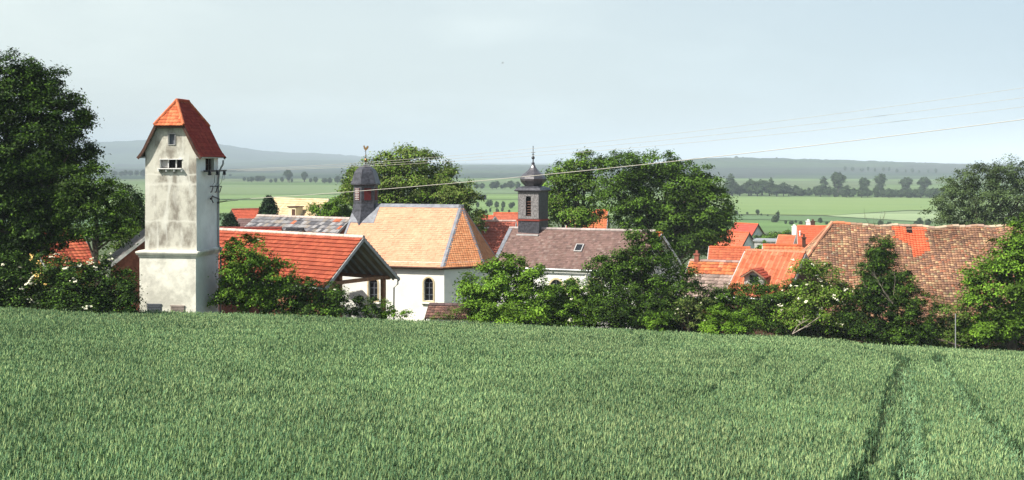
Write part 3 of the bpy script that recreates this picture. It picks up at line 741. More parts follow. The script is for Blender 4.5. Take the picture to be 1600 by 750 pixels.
# ------------------------------------------------------------------ church with onion dome
P = at(796, 356.5, 88.5); ac = 22
BR = pal((.165, .105, .09), (.19, .12, .105), (.14, .09, .08), (.21, .15, .13), p=(.4, .3, .2, .1), var=.07)
h = House('church', 'white church with dusky brown roof and square slate belfry topped by an onion dome', 'church', P, ac, 11.5, 3.4, 2.45, BR, 'plaster_church',
          cap=(.40, .34, .32), seed=50, tw=.2, th=.2, amp=.008, lift=.014, board='darkwood', over=.2)
church = h
fm = MB(); q0 = h.pt(0, 0, 0); q1 = h.on_roof(0, 3.6); strip(fm, q0 - h.u * .03, q1 - h.u * .03, h.u, .30, .05); fm.build('flashing', 'lead', h.roof)
k = hit(903, h.on_roof(0, 2.0), h.u); c = h.on_roof(k, 1.75)
rn = nrm(np.cross(h.u, nrm(h.v - UP * h.slope))); rn = rn if rn[2] > 0 else -rn; rd = nrm(h.v - UP * h.slope)
m_ = MB(); m_.box(c + rn * .05, h.u * .30, rd * .42, rn * .06); sk = m_.build('skylight', 'greypaint', h.roof)
m_ = MB(); m_.box(c + rn * .115, h.u * .23, rd * .34, rn * .01); m_.build('pane', 'glass', sk)
for px_ in (869, 893, 930): 
    c0 = h.pt(0, h.w, 0); s = hit(px_, c0, h.u); zz = -(455 - HZ) / F * (c0 + h.u * s)[1]
    h.win(s, c0[2] - zz, .85, 1.7, arch=True, frame='sandstone', fw=.13)
# belfry
u, v = h.u, h.v
BC = at(833, 300, 88.2); bx, by = BC[:2]; bz = lambda py: -(py - HZ) / F * 87.6
bl = thing('belfry', None, None, (bx, by, bz(366))); bl.parent = church.root; bl.location = np.array((bx, by, bz(366))) - ORG[church.root.name]
al2 = rad(25); bu = np.array((math.cos(al2), -math.sin(al2), 0)); bv = np.array((-math.sin(al2), -math.cos(al2), 0)); B0 = np.array((bx, by, 0))
def bs(hh, z): return [B0 + i * bu * hh - j * bv * hh + UP * z for i, j in ((-1, -1), (1, -1), (1, 1), (-1, 1))]
mb = MB(); mb.loft([bs(.87, bz(372)), bs(.87, bz(299))]); bw = mb.build('belfry_wall', 'slate', bl)
cB = B0 + bv * .87 + UP * bz(322)
cm = MB(); opening(cm, cB, bu, bv, .42, 1.5, True, .3); cut(bw, cm)
lw = MB(); lw.poly([cB - bv * .28 + bu * x + UP * z for x, z in ((-.22, -.76), (.22, -.76), (.22, .76), (-.22, .76))])
lo_ = lw.build('louvre', 'dark', bl)
lw = MB()
for kk in range(6): lw.box(cB - bv * .12 + UP * (-.66 + kk * .2), bu * .2, bv * .07 - UP * .03, UP * .015)
lw.build('slat', 'darkwood', lo_)
# front panels around the opening: sunlight put into a lighter slate colour
pm = MB()
for x0, x1, z0, z1 in ((-.84, -.215, bz(341.5), bz(300)), (.215, .84, bz(341.5), bz(300)), (-.212, .212, cB[2] + .76, bz(300)), (-.212, .212, bz(341.5), cB[2] - .752)):
    pm.box(B0 + bv * .875 + bu * (x0 + x1) / 2 + UP * (z0 + z1) / 2, bu * (x1 - x0) / 2, bv * .012, UP * (z1 - z0) / 2)
pm.build('sunlit_facing', 'slate_sunlit', bl)
mb = MB(); mb.loft([bs(.93, bz(345)), bs(.95, bz(342.5))]); mb.build('band', 'redband', bl)
mb = MB(); mb.box(B0 + bv * 1.0 + UP * bz(366.5), bu * .9, bv * .14, UP * .05); mb.build('flashing', 'greypaint', bl)
mb = MB(); mb.loft([bs(.90, bz(299.5)), bs(1.08, bz(298.5)), bs(1.10, bz(297)), bs(.95, bz(293.8)), bs(.62, bz(291))]); mb.build('eaves_roof', 'slate', bl)
mb = MB(); mb.lathe((bx, by, 0), [(.62, bz(291.5)), (.66, bz(290)), (.82, bz(287)), (.97, bz(283)), (1.0, bz(279.5)), (.94, bz(276)), (.78, bz(272.5)), (.56, bz(269)), (.37, bz(265.5)), (.23, bz(262)), (.14, bz(258.5)), (.10, bz(255))], 8, rad(2.5)); mb.build('onion_dome', 'onion', bl)
mb = MB(); mb.tube([(bx, by, bz(256)), (bx, by, bz(231))], [.06, .02], 6); mb.lathe((bx, by, bz(246.5)), [(.01, -.14), (.10, -.08), (.13, 0), (.10, .08), (.01, .14)], 8); mb.lathe((bx, by, bz(255)), [(.08, -.06), (.15, 0), (.08, .06)], 8)
mb.build('spire', 'iron', bl)
mb = MB(); mb.box((bx, by, bz(238)), bu * .17, bv * .015, UP * .02); mb.box((bx, by, bz(241)), bu * .1, bv * .015, UP * .02); mb.box((bx, by, bz(234)), bu * .02, bv * .02, UP * .3); mb.build('cross', 'iron', bl)

# small tiled gate roof at the churchyard edge
P = at(671, 476.5, 64.2); h = House('gate_roof', 'little brown tiled roof on a white wall in front of the chapel, at the field edge', 'gateway', P, 10, 3.0, .75, .52,
      pal((.13, .07, .06), (.17, .09, .07), (.10, .06, .05), var=.12), 'plaster', cap=(.12, .08, .08), over=.12, side=.18, tw=.2, th=.2, seed=60, board='darkwood', gutter=False)
for o_ in list(h.root.children): pass

# ------------------------------------------------------------------ village houses
P = at(742, 345.5, 101); h = House('village_house', 'house with dull red roof tucked between the chapel and the church', 'house', P, 6, Lpx(P, 6, 806), 4.6, 3.4,
      pal((0.320, 0.094, 0.064), (.36, .10, .065), (0.352, 0.109, 0.076), var=.06), seed=61, cap=(.5, .35, .3))
k = hit(757, h.on_roof(0, 1.5), h.u); c = h.on_roof(k, 1.3)
m_ = MB(); m_.lathe(c + UP * .35, [(.02, 0), (.3, .04), (.42, .16)], 12); m_.tube([c, c + UP * .35], .03, 5); m_.build('satellite_dish', 'whitepaint', h.root)
P = at(748, 337.5, 128); House('village_house', 'low red roofed house just above the chapel end, in front of the orchard', 'house', P, 20, Lpx(P, 20, 773), 4, 1.9,
      pal((0.384, 0.101, 0.064), var=.06), seed=62, group='red roofed village houses', th=.4)
P = at(771, 333, 146); House('village_house', 'farther red roofed house left of the onion dome belfry', 'house', P, 8, Lpx(P, 8, 832), 4.5, 2.2,
      pal((0.416, 0.117, 0.068), var=.06), seed=63, group='red roofed village houses', th=.4)
P = at(888, 328.5, 126); House('village_house', 'orange roofed house glimpsed through the trees behind the church', 'house', P, 8, Lpx(P, 8, 950), 4.2, 2.6,
      pal((0.448, 0.140, 0.060), var=.06), seed=64, group='red roofed village houses', th=.4)
P = at(1000, 362, 90); h = House('village_house', 'white gabled house hidden behind the dark spiky tree', 'house', P, 52, Lpx(P, 52, 1034), 2.6, 3.0,
      pal((0.464, 0.140, 0.060), var=.06), seed=65, board='whitepaint')
LO = pal((0.480, 0.172, 0.068), (0.448, 0.133, 0.051), (0.512, 0.218, 0.111), (0.360, 0.101, 0.051), p=(.4, .3, .15, .15), var=.08)
def LOf(s, t, rng):
    c = LO(s, t, rng); g_ = np.array((.27, .20, .17)) * (1 + .25 * rng.randn(len(s), 1)); mk = (t[:, None] > 1.25 + .25 * rng.rand(len(s), 1)); return np.where(mk, g_, c)
P = at(1078, 407.5, 80); h = House('village_house', 'low old house with orange patched roof and brick chimney, nearest behind the shrubs', 'house', P, 22, Lpx(P, 22, 1172), 3.2, 1.9,
      LOf, 'brick', seed=66, cap=(0.336, 0.234, 0.204), tw=.3, th=.36, amp=.03, lift=.05)
k = hit(1088, h.on_roof(0, .2), h.u); h.chimney(k, .05, .42, .15)
P = at(1108, 386.5, 96); House('village_house', 'orange and dark red roofed house in the shade of the big tree', 'house', P, 14, Lpx(P, 14, 1172), 4.2, 2.5,
      pal((0.432, 0.125, 0.060), (0.384, 0.101, 0.051), var=.07), seed=67)
PT = pal((0.512, 0.164, 0.085), (0.480, 0.140, 0.068), (0.544, 0.187, 0.102), var=.05)
P = at(1165, 391.5, 72); h = House('pantile_house', 'orange pantiled roof with small gabled dormer, nearest roof left of the old brown barn', 'house', P, 33, Lpx(P, 33, 1258), 3.1, 2.25,
      PT, 'darkwood', seed=68, cap=(0.528, 0.203, 0.119), tw=.34, th=.42, amp=.11, lift=.02)
k = hit(1182, h.on_roof(0, 2.2), h.u); c = h.on_roof(k, 1.35)
dmo = MB(); e0 = c + UP * .12; e1 = c + h.v * 1.5 + UP * .12
m_ = MB()
for sg in (1, -1):
    tile_plane(m_, e0, e1, e0 + h.u * .75 * sg - UP * .48, e1 + h.u * .75 * sg - UP * .48, pal((0.336, 0.070, 0.043), var=.1), .2, .2, amp=.02, seed=69)
dd = m_.build('dormer', 'tile', h.root)
m_ = MB(); f0 = e1 - h.v * .25; m_.loft([[f0 - UP * .08, f0 + h.u * .62 - UP * .5, f0 + h.u * .62 - UP * 1.0, f0 - h.u * .62 - UP * 1.0, f0 - h.u * .62 - UP * .5], [q_ - h.v * .8 for q_ in (f0 - UP * .08, f0 + h.u * .62 - UP * .5, f0 + h.u * .62 - UP * 1.0, f0 - h.u * .62 - UP * 1.0, f0 - h.u * .62 - UP * .5)]]); m_.build('dormer_wall', 'greypaint', dd)
m_ = MB(); m_.box(f0 + h.v * .02 - UP * .62, h.u * .26, h.v * .02, UP * .24); m_.build('pane', 'glass', dd)
P = at(1192, 383.5, 84); h = House('village_house', 'orange roof directly behind the pantiled dormer roof', 'house', P, 10, Lpx(P, 10, 1262), 2.6, 1.8,
      pal((0.496, 0.172, 0.076), (0.464, 0.148, 0.068), var=.06), seed=70, amp=.03)
h.chimney(hit(1256, h.pt(0, 0, 0), h.u), .1, .55, .12, 'darkwood', 'flue')
P = at(1148, 348.5, 196); House('village_house', 'tall red roofed house with pale gable, rearmost beside the dark tree', 'house', P, 48, Lpx(P, 48, 1185), 3.6, 3.6,
      pal((0.416, 0.078, 0.055), var=.05), 'plaster_church', seed=71, tw=.4, th=.45, board='darkwood')
P = at(1130, 361.5, 172); House('village_house', 'orange roofed house with white gable, just in front of the taller red one', 'house', P, 48, Lpx(P, 48, 1171), 2.7, 2.9,
      pal((0.496, 0.125, 0.064), var=.05), 'plaster', seed=72, tw=.4, th=.45, board='darkwood')
P = at(1216, 368, 158); h = House('village_house', 'small low orange roofed house with white wall beside the flat garage', 'house', P, 22, Lpx(P, 22, 1243), 2.5, 1.2,
      pal((0.512, 0.133, 0.064), var=.05), 'plaster', seed=73, tw=.4, th=.45, cap=(.6, .2, .1))
h.chimney(h.L * .9, -.5, 1.2, .3, 'plaster')
P = at(1245, 353, 150); h = House('village_house', 'broad bright orange roof behind the hip of the old brown barn', 'house', P, 12, Lpx(P, 12, 1312), 5.4, 3.9,
      pal((0.496, 0.109, 0.051), (0.480, 0.101, 0.047), var=.03), 'plaster', seed=74, tw=.35, th=.4, cap=(.6, .16, .08))
for px_, t_ in ((1263, .3), (1270, .25)): h.chimney(hit(px_, h.pt(0, 0, 0), h.u), -t_, .55, .28, 'whitepaint' if px_ < 1265 else 'darkwood')
k = hit(1250, h.on_roof(0, 1.7), h.u); c = h.on_roof(k, 1.6); m_ = MB(); m_.tube([c - UP * .1, c + UP * .5], .09, 6); m_.lathe(c + UP * .5, [(.14, 0), (.14, .08), (.02, .14)], 8); m_.build('vent_pipe', 'whitepaint', h.roof)
g0 = at(1198, 376, 164); gg = thing('garage', 'flat roofed pale grey garage between the gabled houses', 'garage', (g0[0], g0[1], G(g0[0], g0[1]) - .1))
gu = nrm((.9, -.3, 0)); gv = nrm((-.3, -.9, 0)); zt = g0[2]
m_ = MB(); m_.box((g0[0], g0[1], zt - 1.4), gu * 1.5, gv * 2, UP * 1.4); m_.build('wall', 'concrete', gg)
m_ = MB(); m_.box((g0[0], g0[1], zt + .1), gu * 1.7, gv * 2.2, UP * .1); m_.build('roof', 'zinc', gg)
m_ = MB(); m_.box(np.array((g0[0], g0[1], zt - 1.5)) + gv * 2.02, gu * 1.1, gv * .03, UP * 1.0); m_.build('door', 'ventgrey', gg)
P = at(1108, 360, 186); House('village_house', 'orange roofed house glimpsed through the edge of the big dark tree', 'house', P, 10, Lpx(P, 10, 1147), 4.0, 3.0,
      pal((0.464, 0.133, 0.068), var=.06), 'cream', seed=75, tw=.4, th=.45)

# ------------------------------------------------------------------ old brown barn, hipped at its left end
P = at(1300, 349.5, 75); ab = rad(12); u = np.array((math.cos(ab), -math.sin(ab), 0)); v = np.array((-math.sin(ab), -math.cos(ab), 0))
Lb = hit(1600, P, u); wb, db, hr = 6.4, 5.6, 4.6; gzb = G(*(P + u * 6)[:2]) - .6
c0 = P + u * Lb / 2; barn = thing('old_barn', 'big old barn with mottled brown mossy roof and a bright new red patch of tiles', 'barn', (c0[0], c0[1], gzb))
MO = pal((.185, .105, .070), (.255, .145, .085), (.34, .205, .12), (.42, .29, .16), (.125, .08, .06), (.28, .115, .065), (.25, .205, .12), p=(.30, .20, .12, .07, .14, .11, .06), var=.12)
pa0, pa1 = hit(1390, P, u), hit(1440, P, u)
def barnc(s, t, rng):
    c = MO(s, t, rng) * .78 + np.array((.27, .135, .085)) * .22; fade = (1 + .22 * np.sin(t[:, None] * 1.1 + 1) * np.sin(s[:, None] * .7)); c = c * fade
    x = s - .0; e = rng.rand(len(s)) * .25
    inside = (x > pa0 + e + (t * .06)) & (x < pa1 + .2 + t * 0.02 - e * .5) & (t < 2.3 + .3 * np.sin(x * 3) - (x < pa0 + 1.0) * .9)
    new = np.array((.58, .13, .06)) * (1 + .08 * rng.randn(len(s), 1))
    dk = np.array((.17, .12, .10)) * (1 + .1 * rng.randn(len(s), 1))
    c = np.where(inside[:, None], new, c)
    hole = inside & (t < .4) & (np.abs(x - (pa0 + 1.1)) < .14)
    c = np.where(hole[:, None], (.02, .015, .015), c)
    return c
def sagline(k): return -.10 * math.sin(math.pi * min(max(k / Lb, 0), 1)) - .05 * math.sin(k * 1.9) * 1.0
B0_ = P - u * hr + v * wb - UP * db; B1_ = P + u * Lb + v * wb - UP * db
off = hr
mbb = MB(); tile_plane(mbb, P, P + u * Lb, B0_, B1_, lambda s, t, rng: barnc(s - off, t, rng), .18, .20, amp=.03, lift=.045, seed=81, under=.34, thick=.40)
tile_plane(mbb, P, P, P - u * hr - v * wb - UP * db, B0_, lambda s, t, rng: MO(s, t, rng), .18, .20, amp=.03, lift=.045, seed=82, under=.34, thick=.40)
tile_plane(mbb, P, P + u * Lb, P - u * hr - v * wb - UP * db, B1_ - 2 * v * wb, MO, .18, .20, amp=.03, lift=.045, seed=83, under=.34, thick=.40)
# gentle sag and unevenness of the old roof
rsd = np.random.RandomState(4)
for arr in mbb.v:
    kk = (arr - P) @ u; tt = (arr - P) @ v
    arr[:, 2] += -.16 * np.sin(np.pi * np.clip(kk / Lb, 0, 1)) * np.exp(-np.abs(tt) / 4) + .045 * np.sin(kk * 1.7 + tt) + .03 * np.sin(kk * 3.7 - tt * 1.3)
broof = mbb.build('roof', 'tile', barn)
cm = MB(); kk = 0.0; i = 0
rsd = np.random.RandomState(9)
while kk < Lb:
    z = lambda k: -.16 * math.sin(math.pi * k / Lb) + .045 * math.sin(k * 1.7) + .03 * math.sin(k * 3.7) + .03
    col = (.62, .20, .10) if kk < 1.0 else ((.46, .36, .26), (.34, .22, .15), (.52, .42, .30), (.38, .26, .2))[rsd.randint(4)]
    dz = rsd.randn() * .015
    cm.tube([P + u * kk + UP * (z(kk) + dz), P + u * (kk + .40) + UP * (z(kk + .4) + dz)], [.10, .125], 7, col); kk += .37
hipb = P - u * hr + v * wb - UP * db
ridge_cap(cm, hipb + UP * .05, P + UP * .07, (.50, .24, .15), r=.11, seg=.36, var=.16); ridge_cap(cm, P - u * hr - v * wb - UP * (db - .05), P + UP * .05, (.45, .2, .12), r=.11)
cm.build('ridge_cap', 'tile', broof)
m_ = MB(); wz = P[2] - db - .15 + .35
q_ = [P - u * (hr - .35) + v * (wb - .35), P + u * (Lb - .3) + v * (wb - .35), P + u * (Lb - .3) - v * (wb - .35), P - u * (hr - .35) - v * (wb - .35)]
m_.loft([[np.array((*a_[:2], gzb - .5)) for a_ in q_], [np.array((*a_[:2], wz)) for a_ in q_]]); ge = P + u * (Lb - .32)
m_.loft([[np.array((*q_[1][:2], wz - .01)), ge - UP * .15, np.array((*q_[2][:2], wz - .01))], [np.array((*a_[:2], z_)) for a_, z_ in ((q_[1] - u * .3, wz - .01), (ge - u * .3, ge[2] - .15), (q_[2] - u * .3, wz - .01))]])
m_.build('wall', 'darkwood', barn)

# ------------------------------------------------------------------ power lines from the tower
def wire(name, label, pts_, r, Y0, x0, x1, Y1, grp=None):
    P0_ = np.array((x0, Y0)); P1_ = np.array((x1, Y1)); d = P1_ - P0_
    s = [(((p - 800) / F) * P0_[1] - P0_[0]) / (d[0] - (p - 800) / F * d[1]) for p, y in pts_]
    z = [-(y - HZ) / F * (P0_[1] + d[1] * k) for k, (p, y) in zip(s, pts_)]
    cf = np.polyfit(s, z, 2); ss = np.linspace(0, 1.7, 60)
    z0 = z[0]; zz = np.polyval(cf, ss); zz = zz + (z0 - zz[0]) * np.exp(-ss * 8)
    mb = MB(); mb.tube([(P0_[0] + d[0] * k, P0_[1] + d[1] * k, q) for k, q in zip(ss, zz)], r, 5)
    return tag(mb.build(name, 'wire', origin=(P0_[0], P0_[1], z0)), label, 'wire', grp)
wire('power_line', 'lowest and thickest cable running from the tower past both steeples', [(346, 313), (640, 294), (870, 270), (1100, 246), (1600, 187)], .013, 61.0, -15.5, 17.8, 40)
for i, (lab, pp) in enumerate((('topmost of the three thin wires rising to the right over the village', [(346, 266), (560, 256), (690, 246), (1100, 201), (1600, 138)]),
        ('middle one of the three thin wires rising to the right', [(346, 267), (560, 258), (690, 250), (1100, 211), (1600, 153)]),
        ('lowest of the three thin wires, just above the thick cable', [(346, 268), (560, 260), (690, 254), (1100, 220), (1600, 167)]))):
    wire('power_line', lab, pp, .0065, 59.6 + .9 * i, -15.4 + .05 * i, 19 + i * .3, 43, 'thin wires running from the tower')
m_ = MB(); p0 = np.array(at(340, 315.5, 60.2)); m_.tube([p0, at(372, 313, 58.2)], [.02, .012], 5); m_.build('cable_end', 'iron', tower)

# fence post stake and pole lying at the right hedge
m_ = MB(); p0 = at(1493, 545, 57.5); m_.tube([p0 - UP * .8, p0 + UP * 1.75], .025, 6); tag(m_.build('stake', 'zinc', origin=p0 - UP * .8), 'thin grey upright stake at the field edge below the old barn', 'stake')
m_ = MB(); a_, b_ = at(1452, 527, 58.6), at(1501, 541, 57.8); m_.tube([a_, (a_ + b_) / 2 + UP * .04, b_], [.05, .06, .045], 6); tag(m_.build('fallen_branch', 'bark', origin=b_), 'bare brown trunk leaning low by the grey stake', 'branch')
for n_, (x0, x1, hub) in enumerate(((752, 0, 240.5), (797, 0, 243))):
    pb = at(x0, 256, 9000 + n_ * 800); ph = at(x0, hub, 9000 + n_ * 800)
    wt = thing('wind_turbine', ('faint taller wind turbine on the horizon left of the belfry' if n_ == 0 else 'faint smaller wind turbine on the horizon nearest the belfry'), 'wind turbine', (pb[0], pb[1], -25))
    m_ = MB(); m_.tube([(pb[0], pb[1], -25), ph], [2.6, 1.5], 8); m_.box(ph, (2, 0, 0), (0, 5, 0), (0, 0, 2)); m_.build('mast', 'whitepaint', wt)
    for kq in range(3):
        an = rad(90 + 120 * kq + 25 * n_); d_ = np.array((math.cos(an), 0, math.sin(an))); m_ = MB(); m_.tube([ph - (0, 6, 0) + d_ * .5, ph - (0, 6, 0) + d_ * 12, ph - (0, 6, 0) + d_ * 38], [1.2, 1.6, .3], 5); m_.build('blade', 'whitepaint', wt)
# bird
b0 = at(785, 98.5, 110)
m_ = MB(); m_.lathe(b0 - UP * .0, [(.005, -.02), (.03, 0), (.005, .02)], 6)
bd = [b0 + np.array(q_) for q_ in ((-.09, 0, .0), (-.03, .02, .028), (.05, .02, .022), (.14, 0, 0), (.05, -.02, -.02), (-.03, -.02, -.022))]
m_.loft([[q_ + np.array((0, -.02, 0)) for q_ in bd], [q_ + np.array((0, .02, 0)) for q_ in bd]])
for sg in (1, -1): m_.loft([[b0 + np.array((-.04, 0, .01)), b0 + np.array((.05, 0, .01)), b0 + np.array((.05, 0, .02))], [b0 + np.array((.06, sg * .2, .07)), b0 + np.array((.09, sg * .2, .07)), b0 + np.array((.09, sg * .2, .075))]])
tag(m_.build('bird', 'iron', origin=b0), 'small dark bird flying in the sky above the chapels', 'bird')

# ------------------------------------------------------------------ trees and shrubs
def foliage(rng, blobs, leaf, dens, per, cr, cols, droop=.35, lower=.55, spike=0.0, wid=.55):
    """leaf faces in clumps spread through the crown's volume; returns verts, faces, colours, clump centres"""
    cs = []
    for (c, r) in blobs:
        c = np.array(c); r = np.array(r)
        area = 4 * math.pi * ((r[0] * r[1]) ** 1.6 / 3 + (r[0] * r[2]) ** 1.6 / 3 + (r[1] * r[2]) ** 1.6 / 3) ** (1 / 1.6)
        n = max(5, int(area * dens * 1.12))
        d = rng.randn(n, 3); d /= np.linalg.norm(d, axis=1)[:, None]
        keep = (d[:, 2] > -lower) | (rng.rand(n) < .6); d = d[keep]
        k = np.where(rng.rand(len(d)) < .25, rng.uniform(.2, .7, len(d)), rng.uniform(.7, 1.04, len(d)))
        k *= 1 + .10 * np.sin(d[:, 0] * 7 + c[0]) * np.cos(d[:, 2] * 6 + c[2]) + spike * rng.randn(len(d)).clip(-.5, 2)
        cs.append(np.c_[c + d * r * k[:, None], d])
    cs = np.concatenate(cs); n = len(cs)
    tone = 1 + .32 * rng.randn(n)
    m = np.maximum(4, (per * 2.7 * rng.uniform(.5, 1.4, n)).astype(int)); idx = np.repeat(np.arange(n), m); N = len(idx)
    ctr = cs[idx, :3]; out = cs[idx, 3:]
    crr = (cr * .9 * rng.uniform(.55, 1.45, n))[idx][:, None]
    p = ctr + rng.randn(N, 3) * crr * (.55, .55, .30)
    p[:, 2] -= droop * crr[:, 0] * (np.linalg.norm((p - ctr)[:, :2], axis=1) / crr[:, 0]) ** 2 * .5
    nn = out * .6 + np.array((0, 0, .6)) + rng.randn(N, 3) * .42; nn /= np.linalg.norm(nn, axis=1)[:, None]
    a = np.cross(nn, rng.randn(N, 3)); a /= np.linalg.norm(a, axis=1)[:, None] + 1e-9; b = np.cross(nn, a)
    L = (leaf * .84 * rng.uniform(.6, 1.3, N))[:, None]
    v = np.stack((p - a * L * .5, p + b * L * wid * .5 + nn * L * .08, p + a * L * .5, p - b * L * wid * .5 + nn * L * .08), 1).reshape(-1, 3)
    f = np.arange(N * 4).reshape(-1, 4)
    cols = np.array(cols, float); ci = cols[rng.randint(len(cols), size=N)]
    c = ci * np.clip(tone[idx] * (1 + .18 * rng.randn(N)), .45, 1.8)[:, None]
    return v, f, c, cs
DK = [(0.019, 0.045, 0.007), (0.026, 0.056, 0.008), (0.015, 0.035, 0.005)]
MG = [(0.074, 0.144, 0.014), (0.088, 0.164, 0.016), (0.061, 0.123, 0.014)]
LG = [(0.116, 0.218, 0.017), (0.137, 0.248, 0.019), (0.089, 0.182, 0.016)]
YG = [(0.166, 0.285, 0.027), (0.140, 0.263, 0.032), (0.115, 0.220, 0.027)]
OL = [(0.125, 0.168, 0.036), (0.141, 0.184, 0.047), (0.108, 0.145, 0.031)]
BLU = [(.05, .085, .035), (.06, .095, .04)]
seed_ = [100]
def tree(name, label, cat, Y, trunk_px, blobs_px, leaf=.17, dens=2.6, per=40, cr=.42, cols=MG, base=None, tr_r=.22, limbs=9, group=None, flowers=0, fl_zone=None, depth=.85, lower=.55, spike=0.0, fr_=.10, ysh=None, extra=None, seed=None):
    seed_[0] += 1; rng = np.random.RandomState(seed or seed_[0])
    X = (trunk_px - 800) / F * Y; zb = G(X, Y) - .1 if base is None else base
    t = thing(name, label, cat, (X, Y, zb), group)
    bl = []
    for i, b in enumerate(blobs_px):
        cx, cy, rx, ry = b[:4]; dy = b[4] if len(b) > 4 else rng.uniform(-.35, .35) * rx * Y / F
        c = at(cx, cy, Y) + np.array((0, dy, 0)); k = Y / F
        bl.append((c, (rx * k, max(rx, ry * .8) * k * depth, ry * k)))
    v, f, c, cs = foliage(rng, bl, leaf, dens, per, cr, cols, lower=lower, spike=spike)
    zmin = gh(v[:, 0], v[:, 1]).reshape(-1, 4).max(1) + .02; fz = v[:, 2].reshape(-1, 4).min(1)
    ok = fz > zmin; mb = MB(); mb.add(v, f[ok], c[ok])
    crown = mb.build('crown' if tr_r > .08 else 'foliage', 'leaf', t)
    tm = MB(); top = max(b[0][2] for b in bl); lowc = min(b[0][2] for b in bl); main = bl[int(np.argmax([b[0][2] for b in bl]))][0]
    p0 = np.array((X, Y, zb - .3)); zt = zb + (top - zb) * .8
    mid = p0 + (main - p0) * .35 + rng.randn(3) * (.15, .15, 0); tp = np.array((main[0], main[1], zt))
    path = [p0, np.array((X, Y, zb + .3)), mid, (mid + tp) / 2 + rng.randn(3) * .1, tp]
    tm.tube(path, [tr_r * 1.3, tr_r, tr_r * .75, tr_r * .5, tr_r * .15], 7)
    sel = rng.choice(len(cs), min(len(cs), limbs), replace=False)
    for s_ in sel:
        q = cs[s_, :3]; k = rng.uniform(.25, .8); st = path[1] + (tp - path[1]) * k
        if q[2] < st[2]: st = path[1] + (tp - path[1]) * .2
        tm.tube([st, (st + q) / 2 + rng.randn(3) * .15 + (0, 0, .1), q], [tr_r * .4, tr_r * .25, tr_r * .06], 5)
    tm.build('trunk' if tr_r > .08 else 'stem', 'bark', t)
    if flowers:
        o = cs[(cs[:, 4] < .5) & (cs[:, 5] > -.4)] if len(cs) else cs
        if fl_zone:
            pxx = o[:, 0] / o[:, 1] * F + 800; pyy = HZ - o[:, 2] / o[:, 1] * F
            m_ = np.zeros(len(o), bool)
            for x0, x1, y0, y1 in fl_zone: m_ |= (pxx > x0) & (pxx < x1) & (pyy > y0) & (pyy < y1)
            o = o[m_]
        if len(o):
            fm = MB()
            for i in range(flowers):
                q = o[rng.randint(len(o))]; n_ = nrm(q[3:] * .6 + (rng.randn() * .25, -.35 + rng.randn() * .2, .8)); c_ = q[:3] + q[3:] * cr * .9 + rng.randn(3) * cr * .4
                a_ = nrm(np.cross(n_, (1, .2, .1))); b_ = np.cross(n_, a_); r_ = fr_ * rng.uniform(.55, 1.25)
                for j in range(6):   # an umbel: a few small dabs of blossom
                    cc = c_ + (a_ * rng.randn() + b_ * rng.randn()) * r_ * .5 + n_ * rng.randn() * r_ * .12; rr2 = r_ * rng.uniform(.25, .5)
                    fm.add([cc + rr2 * (math.cos(an) * a_ + math.sin(an) * b_) + n_ * rng.randn() * rr2 * .3 for an in np.linspace(0, 5.2, 5)], [[0, 1, 2, 3, 4]])
            fm.build('blossom', 'flower', t)
    return t

# --- big trees on the left
tree('broadleaf_tree', 'huge dark broadleaf tree filling the left edge of the picture', 'tree', 64, 20,
     [(15, 145, 75, 60), (85, 180, 50, 45), (-40, 200, 80, 90), (40, 240, 85, 70), (100, 250, 45, 45), (10, 320, 95, 60), (75, 320, 60, 50), (-60, 330, 70, 80), (10, 375, 70, 40), (80, 365, 50, 30), (125, 195, 20, 16), (40, 120, 30, 30), (138, 182, 12, 8), (142, 235, 9, 9), (112, 150, 12, 10), (85, 118, 14, 12)],
     leaf=.20, dens=2.2, per=46, cr=.5, cols=DK + [MG[0]], tr_r=.45, limbs=26, spike=.05)
tree('broadleaf_tree', 'smaller bright green tree between the huge dark tree and the tower', 'tree', 60.4, 150,
     [(150, 285, 30, 32), (175, 305, 30, 35), (130, 325, 40, 45), (165, 355, 45, 40), (115, 290, 30, 35), (190, 340, 18, 30)],
     leaf=.17, dens=2.4, per=40, cr=.4, cols=MG + DK, tr_r=.2, spike=.05, depth=.6)
tree('broadleaf_tree', 'dark bluish round tree close beside the tower on its left, behind the bright tree', 'tree', 85, 205,
     [(205, 320, 24, 32), (190, 345, 25, 30), (217, 345, 20, 32)], leaf=.22, dens=1.8, per=34, cr=.5, cols=DK, tr_r=.2)
tree('shrub', 'small olive bush in front of the grey shed roof left of the tower', 'shrub', 70, 205,
     [(206, 362, 16, 9), (190, 385, 18, 20)], leaf=.16, dens=2.4, per=34, cr=.35, cols=OL + LG, tr_r=.05, limbs=5)
tree('hedge', 'dark hedge along the field edge at the left, dotted with white blossom', 'hedge', 55.5, 80,
     [(-30, 448, 45, 55), (20, 448, 45, 54), (70, 446, 45, 48), (115, 446, 45, 50), (160, 446, 42, 48), (196, 456, 24, 44), (50, 475, 50, 25), (130, 478, 55, 25), (190, 480, 26, 22), (25, 415, 30, 18), (-60, 430, 40, 50)],
     leaf=.15, dens=4.2, per=38, cr=.36, cols=DK + [MG[0]], tr_r=.07, limbs=14, flowers=60, fl_zone=[(0, 60, 418, 480), (85, 178, 398, 445), (125, 138, 455, 485)], depth=.6, fr_=.13, lower=.9)

